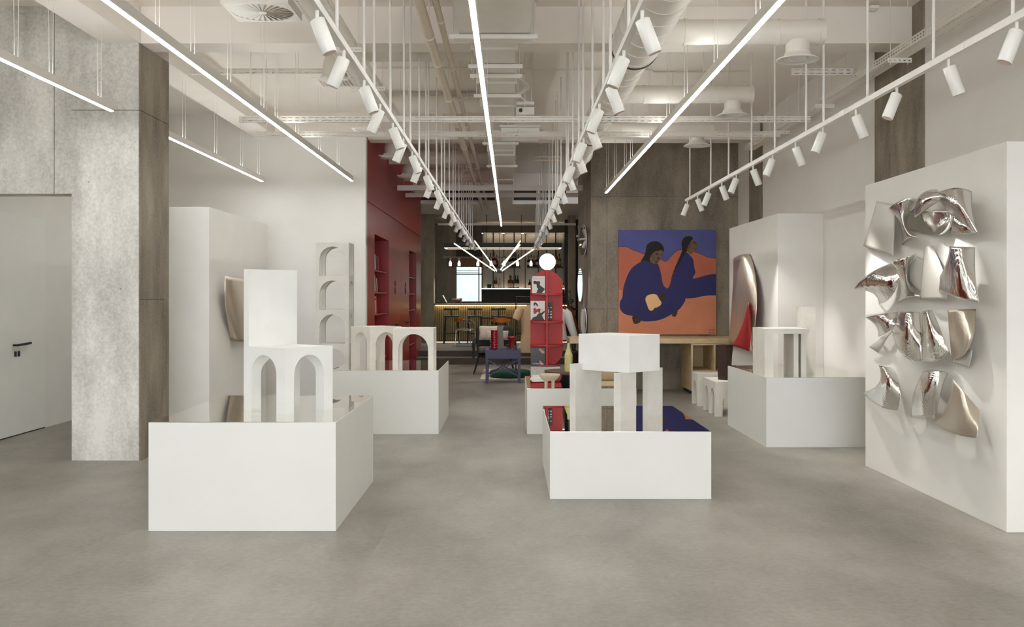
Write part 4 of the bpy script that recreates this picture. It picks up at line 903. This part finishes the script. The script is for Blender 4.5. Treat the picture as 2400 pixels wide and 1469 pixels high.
for sx in (-1, 1):
    for sy in (0, 1): MB().cyl((cx+sx*(W-.05), Y+.05+sy*.5, .38), (cx+sx*(W+.05), Y-.08+sy*.78, .013), .016, .011, 10).build('leg', 'black', t, True)
def pillow(cx_, cy_, cz, w, h, d, lean, name, m_, label):
    n = 14; vs = []; fs = []
    for s_ in (-1, 1):
        for j in range(n+1):
            for i in range(n+1):
                a, b = i/n*2-1, j/n*2-1; e = max(0, (1-a**4)*(1-b**4))**.5; k = 1-.06*(1-abs(a))*(abs(b) > .9)-.05*(1-abs(b))*(abs(a) > .9)
                x, z, y = a*w/2*k, b*h/2*k, s_*d/2*e
                vs.append((cx_+x, cy_+y*cos(lean)+z*sin(lean), cz+z*cos(lean)-y*sin(lean)))
    o_ = (n+1)**2
    for j in range(n):
        for i in range(n):
            q = j*(n+1)+i; fs.append((q, q+1, q+n+2, q+n+1)); fs.append((o_+q, o_+q+n+1, o_+q+n+2, o_+q+1))
    return MB().add(vs, fs, 0, True).solo(name, m_, label, 'cushion')
pillow(cx-.07, Y+.50, pz(780, Y+.5), .50, .30, .15, .25, 'cushion', 'cream_fabric', 'pale cushion at the back of dark armchair')
pillow(cx+.06, Y+.34, pz(786, Y+.34), .46, .20, .15, .3, 'cushion', 'cream_fabric', 'smaller pale cushion lying in front on dark armchair')
# ================================================================== clothes rack and garments
Y = 19.4; z0 = 1.56
t = thing('clothes_rack', 'black clothes rack behind the red oval bookshelf', 'clothes rack', (.62, Y, 0))
MB().cyl((.10, Y, z0), (1.10, Y, z0), .012, n=10).build('rail', 'black', t, True)
for x in (.10, 1.10): MB().cyl((x, Y, .014 if x < .5 else 0), (x, Y, z0), .011, n=10).cyl((x, Y-.25, .026), (x, Y+.25, .026), .011, n=10).build('upright', 'black', t, True)
def garment(name, x, y, ztop, length, w, hem, sleeve, m_, label, cat, cuff=False):
    t = thing(name, label, cat, (x, y, ztop-length), group='garments on the black clothes rack')
    rings = [(.05,.035,0),(.07,.045,-.015),(w*.42,.06,-.04),(w*.5,.075,-.09),(w*.47,.09,-.2),(w*.40,.085,-length*.5),(w*.42,.09,-length*.62),(hem*.5,.10,-length)]
    n = 28; vs = []; fs = []
    for i, (a, b, z) in enumerate(rings):
        for k_ in range(n):
            th = 2*pi*k_/n; f = 1+.05*sin(5*th)*min(1, i/5)
            vs.append((x+cos(th)*a*f, y+sin(th)*b*f, ztop+z))
    for i in range(len(rings)-1):
        for k_ in range(n): fs.append((i*n+k_, (i+1)*n+k_, (i+1)*n+(k_+1) % n, i*n+(k_+1) % n))
    o = MB().add(vs, fs, 0, True).build('body', m_, t, True); sb = o.modifiers.new('s', 'SUBSURF'); sb.levels = sb.render_levels = 1
    for s_ in (-1, 1):
        p = [(x+s_*w*.36, y, ztop-.07), (x+s_*w*.52, y-.01, ztop-.13), (x+s_*(w*.58+sleeve*.10), y-.02, ztop-.13-sleeve*.5), (x+s_*(w*.60+sleeve*.22), y-.03, ztop-.10-sleeve)]
        MB().tube(p, [.075,.085,.078,.066], 16).build('sleeve', m_, t, True)
        if cuff: MB().tube([p[-1], (p[-1][0]+s_*.004, p[-1][1], p[-1][2]-.045)], .075, 16).build('cuff', m_, t, True)
    MB().tube([(x, y, ztop+.02), (x, y, z0-.02), (x, y+.02, z0+.005), (x, Y, z0+.016)], .004, 6).build('hanger_hook', 'black', t, True)
garment('tunic', px(1243,19.0), 19.0, pz(714,19.0), pz(714,19.0)-pz(826,19.0), .40, .42, .18, 'dress_beige', 'beige short-sleeved tunic hanging at the left of red bookshelf', 'dress')
garment('shirt', px(1306,19.2), 19.2, pz(720,19.2), .62, .38, .40, .46, 'shirt_white', 'white shirt with turned-up cuffs hanging at the right of red bookshelf', 'shirt', True)
garment('jacket', px(1309,19.7), 19.7, pz(716,19.7), .66, .42, .42, .52, 'rust', 'rust brown jacket hanging behind the white shirt', 'jacket')
# plant in a pot
Y = 22.5; xp = px(1345, Y)
t = thing('potted_plant', 'tall thin dark plant in a brown pot behind the clothes rack', 'plant', (xp, Y, 0))
MB().lathe([(.13,0),(.15,.02),(.17,.30),(.172,.36),(.155,.36),(.15,.32),(.0001,.32)], (xp, Y, 0), 24).build('pot', 'brown_dark', t, True)
m = MB(); lf = MB(); rr = random.Random(3)
for b in range(7):
    a = b*.9; top = (xp-.10+rr.uniform(-.16,.10), Y+rr.uniform(-.1,.25), rr.uniform(1.35, 1.86)); mid = (xp-.03+.07*cos(a), Y+.07*sin(a), .85)
    m.tube([(xp+.03*cos(a), Y+.03*sin(a), .32), mid, top], [.012,.009,.004], 6)
    for i in range(34):
        f = rr.uniform(.25, 1); c_ = Vector(mid).lerp(Vector(top), max(0, f*1.3-.3)) if f > .3 else Vector((xp, Y, .32)).lerp(Vector(mid), .6+f)
        d = Vector((rr.uniform(-1,.8), rr.uniform(-1,1), rr.uniform(-.3,1))).normalized()*rr.uniform(.05,.11); w = d.cross(Vector((rr.random(),rr.random(),rr.random()))).normalized()*.012
        lf.add([c_, c_+d*.5+w, c_+d, c_+d*.5-w], [(0,1,2,3)])
m.build('stems', 'brown_dark', t, True); lf.build('foliage', 'leaf', t, True)
# round mirrors tilting off the end face of the painting wall
for i, (p, q, hh, wpx, Y, lb) in enumerate(((1367.5,563,74,11,17.9,'round mirror on the concrete wall end, upper one'), (1354.5,547,36,3,19.9,'small round mirror on the concrete wall end, high at the far edge'), (1361,668,80,6,18.9,'round mirror on the concrete wall end, middle one'), (1369,752,64,9,17.8,'round mirror on the concrete wall end, lowest one'))):
    c = at(p, q, Y); r = hh*Y/F/2; s_ = min(1, wpx/hh); nrm = Vector((-(1-s_*s_)**.5, -s_, 0)); 
    t = thing('round_mirror', lb, 'mirror', c, group='round mirrors on the concrete wall end')
    MB().cyl(c, c+nrm*.012, r, n=40).build('backing', 'paper', t, True); MB().cyl(c+nrm*.012, c+nrm*.014, r*.985, n=40).build('glass', 'mirror', t, True)
    MB().cyl(c, (1.349, c.y, c.z), .012, n=10).build('wall_fixing', 'black', t, True)
# ================================================================== bar
ZF = .30; YBAR = 27.9
t = thing('bar_counter', 'long bar counter with a gold ribbed tile front and grey stone top', 'bar', (px(1180,YBAR), YBAR+.3, ZF))
xa, xb2 = -2.112, px(1331,YBAR); zt = pz(710.5, 27.5); zb = pz(715, 27.5)
MB().box(-2.112, xb2, 27.5, 28.6, zb, zt).build('worktop', 'stone_grey', t, True, bevel=.005)
m = MB().box(xa, xb2, YBAR, YBAR+.45, ZF+.05, zb)
x = xa; m2 = MB()
rows_ = 5; hh = (zb-ZF-.06)/rows_
n = int((xb2-xa)/.06); w = (xb2-xa)/n
for r_ in range(rows_):
    for i in range(n):
        X = xa+i*w; zz0 = ZF+.055+r_*hh; A = [(X+.002, YBAR), (X+w*.25, YBAR-.012), (X+w*.75, YBAR-.012), (X+w-.002, YBAR)]
        m2.add([(p, q, zz0) for p, q in A]+[(p, q, zz0+hh-.004) for p, q in A], [(0,1,5,4),(1,2,6,5),(2,3,7,6),(3,2,1,0),(4,5,6,7)])
m.build('body', 'wall_dark', t, True); m2.build('tile_front', 'bar_tile', t, True)
MB().box(xa+.02, xb2, YBAR-.09, YBAR-.06, zb-.02, zb-.001).build('light_strip', 'led_warm', t, True)
MB().box(xa, xb2, YBAR-.02, YBAR+.4, ZF, ZF+.05).build('kick_plate', 'black', t, True)
MB().box(xa+.02, xb2, YBAR-.035, YBAR-.02, ZF+.005, ZF+.02).build('floor_light_strip', 'led_cream', t, True)
# stools
def stool(label):
    t = thing('bar_stool', label, 'bar stool', (0,0,0), group='black bar stools along the counter')
    MB().box(-.19, .19, -.16, .16, .72, .765).build('seat', 'black', t, bevel=.012)
    MB().box(-.20, .20, -.19, -.155, .905, .965).build('backrest', 'black', t, bevel=.012)
    MB().bar((0,-.155,.74), (0,-.175,.93), .03, .02).build('back_post', 'black', t)
    for sx in (-1, 1):
        for sy in (-1, 1): MB().cyl((sx*.16, sy*.13, .73), (sx*.205, sy*.19, 0), .014, .012, 10).build('leg', 'black', t)
    MB().bar((-.19,-.17,.28), (.19,-.17,.28), .018, .018).bar((-.19,.17,.28), (.19,.17,.28), .018, .018).bar((-.19,-.17,.28), (-.19,.17,.28), .018, .018).bar((.19,-.17,.28), (.19,.17,.28), .018, .018).build('footrest', 'black', t)
    return t
ys = 27.1; st = None
for i, p in enumerate((1058.5, 1113.5, 1169, 1224, 1279.5, 1334)):
    lb = f'black bar stool with a bar backrest, {ORD[i]} from the left along the bar'
    if st is None: st = stool(lb); st.location = (px(p, ys), ys, ZF)
    else: dup(st, (px(p, ys), ys, ZF), 0, lb)
# tubular chairs and bistro table
def tub_chair(label):
    t = thing('tubular_chair', label, 'chair', (0,0,0), group='steel tube chairs with orange backrests')
    MB().lathe([(.0001,.42),(.21,.42),(.225,.435),(.215,.455),(.0001,.465)], n=32).build('seat', 'cream_fabric', t)
    arc = lambda s_: [(s_*.22, -.20, .0), (s_*.24, -.20, .35), (s_*.245, -.19, .60), (s_*.24, -.10, .67), (s_*.23, .05, .69), (s_*.19, .20, .69)]
    for s_ in (-1, 1):
        MB().tube(arc(s_), .011, 10).build('arm_tube', 'chrome', t)
        MB().tube([(s_*.17, .19, .42), (s_*.19, .21, .0)], .011, 10).build('leg', 'chrome', t)
    MB().tube([(.24*cos(a), .24*sin(a)*.95, .415) for a in [2*pi*i/24 for i in range(25)]], .010, 8).build('seat_ring', 'chrome', t)
    m = MB(); n = 14; vs = []
    for i in range(n+1):
        a = pi*(.12+.76*i/n); e = sin(pi*i/n)**.4
        for z, rr_ in ((.69-.055*e, .235), (.69+.055*e, .235), (.69+.055*e, .27), (.69-.055*e, .27)): vs.append((rr_*cos(a), rr_*sin(a)*.95, z))
    fs = []
    for i in range(n):
        for k_ in range(4): fs.append((i*4+k_, i*4+(k_+1) % 4, (i+1)*4+(k_+1) % 4, (i+1)*4+k_))
    fs += [(0,1,2,3), (n*4+3, n*4+2, n*4+1, n*4)]
    m.add(vs, fs).build('backrest', 'orange', t); return t
ch = tub_chair('steel tube chair with orange backrest seen sideways, left of the bistro table'); yc = 25.4
ch.location = (px(1090,yc), yc, ZF); ch.rotation_euler.z = radians(78)
dup(ch, (px(1172,24.9), 24.9, ZF), radians(190), 'steel tube chair with orange backrest seen from behind, over the armchair')
Y = 25.7; t = thing('bistro_table', 'small round dark table on the bar floor between steel tube chairs', 'table', (px(1163,Y), Y, ZF))
MB().cyl((px(1163,Y), Y, ZF+.72), (px(1163,Y), Y, ZF+.745), .46, n=40).build('tabletop', 'glass_dark', t, True)
MB().cyl((px(1163,Y), Y, ZF+.02), (px(1163,Y), Y, ZF+.72), .03).build('stem', 'black', t, True); MB().lathe([(.26,0),(.26,.012),(.04,.03)], (px(1163,Y), Y, ZF), 32).build('base', 'black', t, True)
m = MB().box(px(1063,25.8), px(1118,25.8), 25.6, 27.0, ZF+.001, ZF+.012); m.solo('rug', mat('rug_blue', (92,112,140), .95, var=.2, scale=20) and 'rug_blue', 'blue-grey rug on the bar floor below the stools', 'rug')
# laptop, animal figure, glasses rail, pendant frame
Y = 28.0; zc = zt
t = thing('laptop', 'open laptop seen edge-on at the left end of the bar counter', 'laptop', (px(1036,Y), Y, zc))
MB().box(px(1029,Y), px(1046,Y), Y-.15, Y+.15, zc, zc+.018).build('keyboard', 'black', t, True)
MB().bar(at(1046.5, 707.5, Y), at(1038, 692, Y), .30, .012).build('screen', 'paper', t, True)
MB().ball((px(1029,Y), Y, zc+.03), .10, 16, sz=.4, sy=.5).solo('bag', 'charcoal', 'small dark lump beside the laptop on the bar counter', 'bag')
Y = 27.9; x, y = px(1073,Y), Y
m = MB().ball((x, y, zc+.085), .06, 20, sx=1.9, sy=.8, sz=.85).ball((x-.115, y, zc+.10), .036, 16, sx=1.3, sz=.9).ball((x-.16, y, zc+.09), .02, 12, sx=1.3).ball((x+.075, y, zc+.10), .05, 16)
for s_ in (-1, 1):
    for xx in (-.075, .085): m.cyl((x+xx, y+s_*.03, zc), (x+xx, y+s_*.028, zc+.08), .016, .022, 10)
    m.cyl((x-.105, y+s_*.025, zc+.125), (x-.12, y+s_*.05, zc+.15), .008, .002, 8)
m.solo('animal_figurine', 'wood_brown', 'brown carved animal figure standing on the bar counter before the window', 'figurine')
Y = 27.7; z = pz(602.8, Y)
t = thing('hanging_rail', 'grey rail hanging over the bar with small bright lamps below', 'rail', (px(1150,Y), Y, z))
MB().cyl((px(1039,Y), Y, z), (px(1262,Y), Y, z), .018, n=10).build('rail', 'stone_grey', t, True)
for p in (1087, 1098, 1140, 1222): MB().cyl((px(p,Y), Y, z), (px(p,Y), Y, 3.84), .008, n=6).build('rod', 'black', t, True)
l0 = None
for i, p in enumerate((1055.5, 1076, 1120, 1151, 1181.5, 1213, 1244.5)):
    loc = (px(p,Y), Y, z-.018); lb = f'small white lamp hanging from the grey rail over the bar, {ORD[i]} from left'
    if l0 is None:
        l0 = thing('pendant_lamp', lb, 'lamp', loc, 0, 'small lamps on the grey rail over the bar')
        MB().cyl((0,0,0), (0,0,-.08), .008, n=8).box(-.03, .03, -.008, .008, -.03, -.015).build('stem', 'paper', l0)
        MB().lathe([(.008,-.07),(.022,-.09),(.042,-.14),(.040,-.225),(.0001,-.225)], n=20).build('shade', 'globe', l0)
    else: dup(l0, loc, 0, lb)
    l = bpy.data.lights.new('rail_lamp', 'SPOT'); l.energy = 30; l.spot_size = radians(120); l.spot_blend = .8; l.color = (1, .95, .86); l.shadow_soft_size = .03
    o = bpy.data.objects.new('rail_lamp', l); C.objects.link(o); o.location = Vector(loc)+Vector((0, 0, -.24))
Y = 27.2; t = thing('pendant_light', 'long black rectangular pendant light frame with warm glowing underside above the bar', 'ceiling light', (px(1178,Y), Y+.3, pz(580,Y)))
xa, xb2 = px(1040,Y), px(1317,Y); zA, zB_ = pz(580,Y), pz(569,Y); yb2 = Y+.75
MB().box(xa, xb2, Y, Y+.07, zA, zB_).box(xa, xb2, yb2-.07, yb2, zA, zB_).box(xa, xa+.07, Y+.07, yb2-.07, zA, zB_).box(xb2-.07, xb2, Y+.07, yb2-.07, zA, zB_).build('frame', 'black', t, True)
MB().box(xa+.01, xb2-.01, Y+.01, Y+.06, zA-.008, zA).box(xa+.01, xb2-.01, yb2-.06, yb2-.01, zA-.008, zA).box(xa+.01, xa+.06, Y+.06, yb2-.06, zA-.008, zA).box(xb2-.06, xb2-.01, Y+.06, yb2-.06, zA-.008, zA).build('diffuser', 'led_cream', t, True)
for p in (xa+.1, xb2-.1):
    for y in (Y+.035, yb2-.035): MB().cyl((p, y, zB_), (p, y, 3.84), .004, n=6).build('cable', 'black', t, True)
# V shaped stick chandelier
Y = 25.2
t = thing('stick_chandelier', 'pendant of four slanting glowing tubes meeting at a black hub', 'chandelier', at(1170, 637, Y))
MB().box(px(1165,Y), px(1176,Y), Y-.04, Y+.04, pz(640,Y), pz(633,Y)).build('hub', 'black', t, True)
MB().cyl(at(1170.5, 633, Y), (px(1170.5,Y), Y, 3.84), .006, n=6).build('cable', 'black', t, True)
for a, b, c_, d, dy in ((1064,570,1160,635,-.25), (1112,564,1165,635.5,.25), (1220,564,1171,635.5,.25), (1219,573,1176,620,-.1), (1271,570,1176,635,-.25)):
    p, q = at(c_, d, Y), at(a, b, Y+dy); MB().cyl(p, q, .017, n=12).build('glowing_tube', 'led_tube', t, True)
# back bar: lit panels, shelves, bottles
t = thing('back_bar', 'lit back bar with cream curved panels, black uprights and bottle shelves', 'bar shelf', (bx(1228), YB-.2, bz(678)))
pxs = [1130, 1181, 1231, 1281, 1325]
for i in range(4):
    xa, xb2 = bx(pxs[i])+.01, bx(pxs[i+1])-.01; n = 16; vs = []
    for k_ in range(n+1):
        f = k_/n*2-1; y = YB-.075-.10*(1-f*f)**.5 if abs(f) < 1 else YB-.075
        vs += [(xa+(xb2-xa)*k_/n, y, bz(678)), (xa+(xb2-xa)*k_/n, y, bz(548.5))]
    MB().add(vs, [(k_*2, k_*2+2, k_*2+3, k_*2+1) for k_ in range(n)], 0, True).build('curved_panel', 'panel_cream', t, True)
for p in (1156.5, 1205, 1261, 1301): MB().box(bx(p)-.018, bx(p)+.018, YB-.42, YB-.39, bz(678), bz(548)).build('upright', 'black', t, True)
for a, b in ((1139, 1173), (1187, 1220), (1235, 1320)): MB().box(bx(a), bx(b), YB-.45, YB-.19, bz(628.5), bz(625.8)).build('shelf', 'black', t, True)
MB().box(bx(1130), bx(1325), YB-.50, YB-.001, bz(679.5), bz(677.8)).build('ledge', 'black', t, True)
MB().box(bx(1130), bx(1325), YB-.505, YB-.495, bz(677.8), bz(675.8)).build('light_strip', 'led_shelf', t, True)
MB().box(bx(1130), bx(1325), YB-.20, YB-.18, bz(677.8), bz(677)).build('light_strip', 'led_shelf', t, True)
MB().box(bx(1130), bx(1325), YB-.30, YB-.26, bz(547.5), bz(546.8)).build('light_strip', 'led_shelf', t, True)  # top strip added to brighten the upper part of the curved panels
MB().box(bx(1130), bx(1325), YB-.45, YB-.40, bz(548), bz(546)).build('top_rail', 'black', t, True)
for p in (1131, 1177, 1181, 1222, 1226, 1324): MB().cyl((bx(p), YB-.36, bz(547)), (bx(p), YB-.36, bz(549.5)), .014, n=10).build('spot', 'led_shelf', t, True)
zl, zs = bz(677.8)+.0005, bz(625.8)+.0005
protos = {}
def bottle(p, z, h, r, col, kind, label, group, y=None):
    key = (kind, col, round(h,3), round(r,3)); y = y or YB-.33; loc = (bx(p), y, z)
    if key in protos: return dup(protos[key], loc, 0, label, group)
    t = thing('bottle', label, 'bottle', loc, 0, group)
    if kind == 'wine': pr = [(r*.9,0),(r,.01),(r,h*.55),(r*.8,h*.66),(r*.34,h*.76),(r*.32,h*.93)]
    elif kind == 'square': pr = [(r*.95,0),(r,.01),(r,h*.58),(r*.85,h*.66),(r*.3,h*.70),(r*.28,h*.86)]
    else: pr = [(r*.7,0),(r,h*.15),(r,h*.42),(r*.6,h*.58),(r*.22,h*.66),(r*.2,h*.85)]
    MB().lathe(pr, n=16 if kind != 'square' else 8).build('glass', col, t)
    MB().cyl((0,0,pr[-1][1]), (0,0,h), pr[-1][0]*1.15, n=12).build('cap', 'black', t)
    if kind != 'round': MB().lathe([(r*1.01,h*.16),(r*1.012,h*.42)], n=16 if kind != 'square' else 8).build('paper_label', 'paper' if col in ('glass_dark','glass_green') else ('ceramic_beige' if col != 'glass_red' else 'paper'), t)
    protos[key] = t; return t
low = [(1157.5,.40,.045,'glass_dark','wine','dark bottle with a pale label'),(1163,.37,.045,'glass_amber','wine','amber bottle'),(1171.5,.33,.05,'glass_pale','round','clear flask bottle'),(1196.5,.42,.09,'glass_amber','square','broad amber bottle'),(1201.5,.25,.055,'glass_olive','square','short yellow bottle'),(1208,.42,.045,'glass_green','wine','green wine bottle'),(1213.5,.42,.045,'glass_dark','wine','dark wine bottle'),(1241,.30,.05,'glass_dark','wine','dark bottle half behind red bookshelf'),(1321,.30,.045,'glass_amber','wine','amber bottle at the far right end')]
for i, (p, h, r, c_, kd, nm) in enumerate(low): bottle(p, zl, h, r, c_, kd, f'{nm}, {ORD[i]} from the left on the lower bar ledge', 'bottles on the lower ledge behind the bar', YB-(.40 if i % 2 else .28))
up = [(1149.5,.42,.05,'glass_dark','square','dark square bottle'),(1158.5,.44,.06,'glass_red','square','red bottle with a white label'),(1164.5,.36,.055,'glass_red','round','round red bottle'),(1182,.32,.05,'glass_pale','wine','pale bottle'),(1195,.36,.05,'glass_dark','square','dark bottle'),(1202,.40,.05,'glass_dark','wine','slim dark bottle'),(1209,.44,.05,'glass_dark','wine','tall dark bottle'),(1214.5,.38,.045,'glass_dark','wine','dark wine bottle'),(1239,.34,.055,'glass_dark','square','dark square bottle'),(1244.5,.36,.055,'glass_amber','square','amber bottle'),(1251,.34,.05,'glass_red','round','round red bottle'),(1258,.34,.05,'glass_red','square','red bottle'),(1295,.40,.045,'glass_dark','wine','dark bottle peeping from behind globe'),(1302,.50,.05,'glass_olive','wine','tall yellow bottle'),(1310,.40,.055,'glass_olive','square','yellow bottle')]
for i, (p, h, r, c_, kd, nm) in enumerate(up): bottle(p, zs, h, r, c_, kd, f'{nm}, {ORD[i]} from the left on the upper bar shelves', 'bottles on the upper shelves behind the bar', YB-(.385 if i % 2 else .255))
MB().lathe([(.055,0),(.072,.15),(.066,.15),(.05,.01)], (bx(1147), YB-.33, zl), 8).solo('ice_bucket', 'pot_green', 'dark green bucket at the left end of the lower ledge', 'bucket')
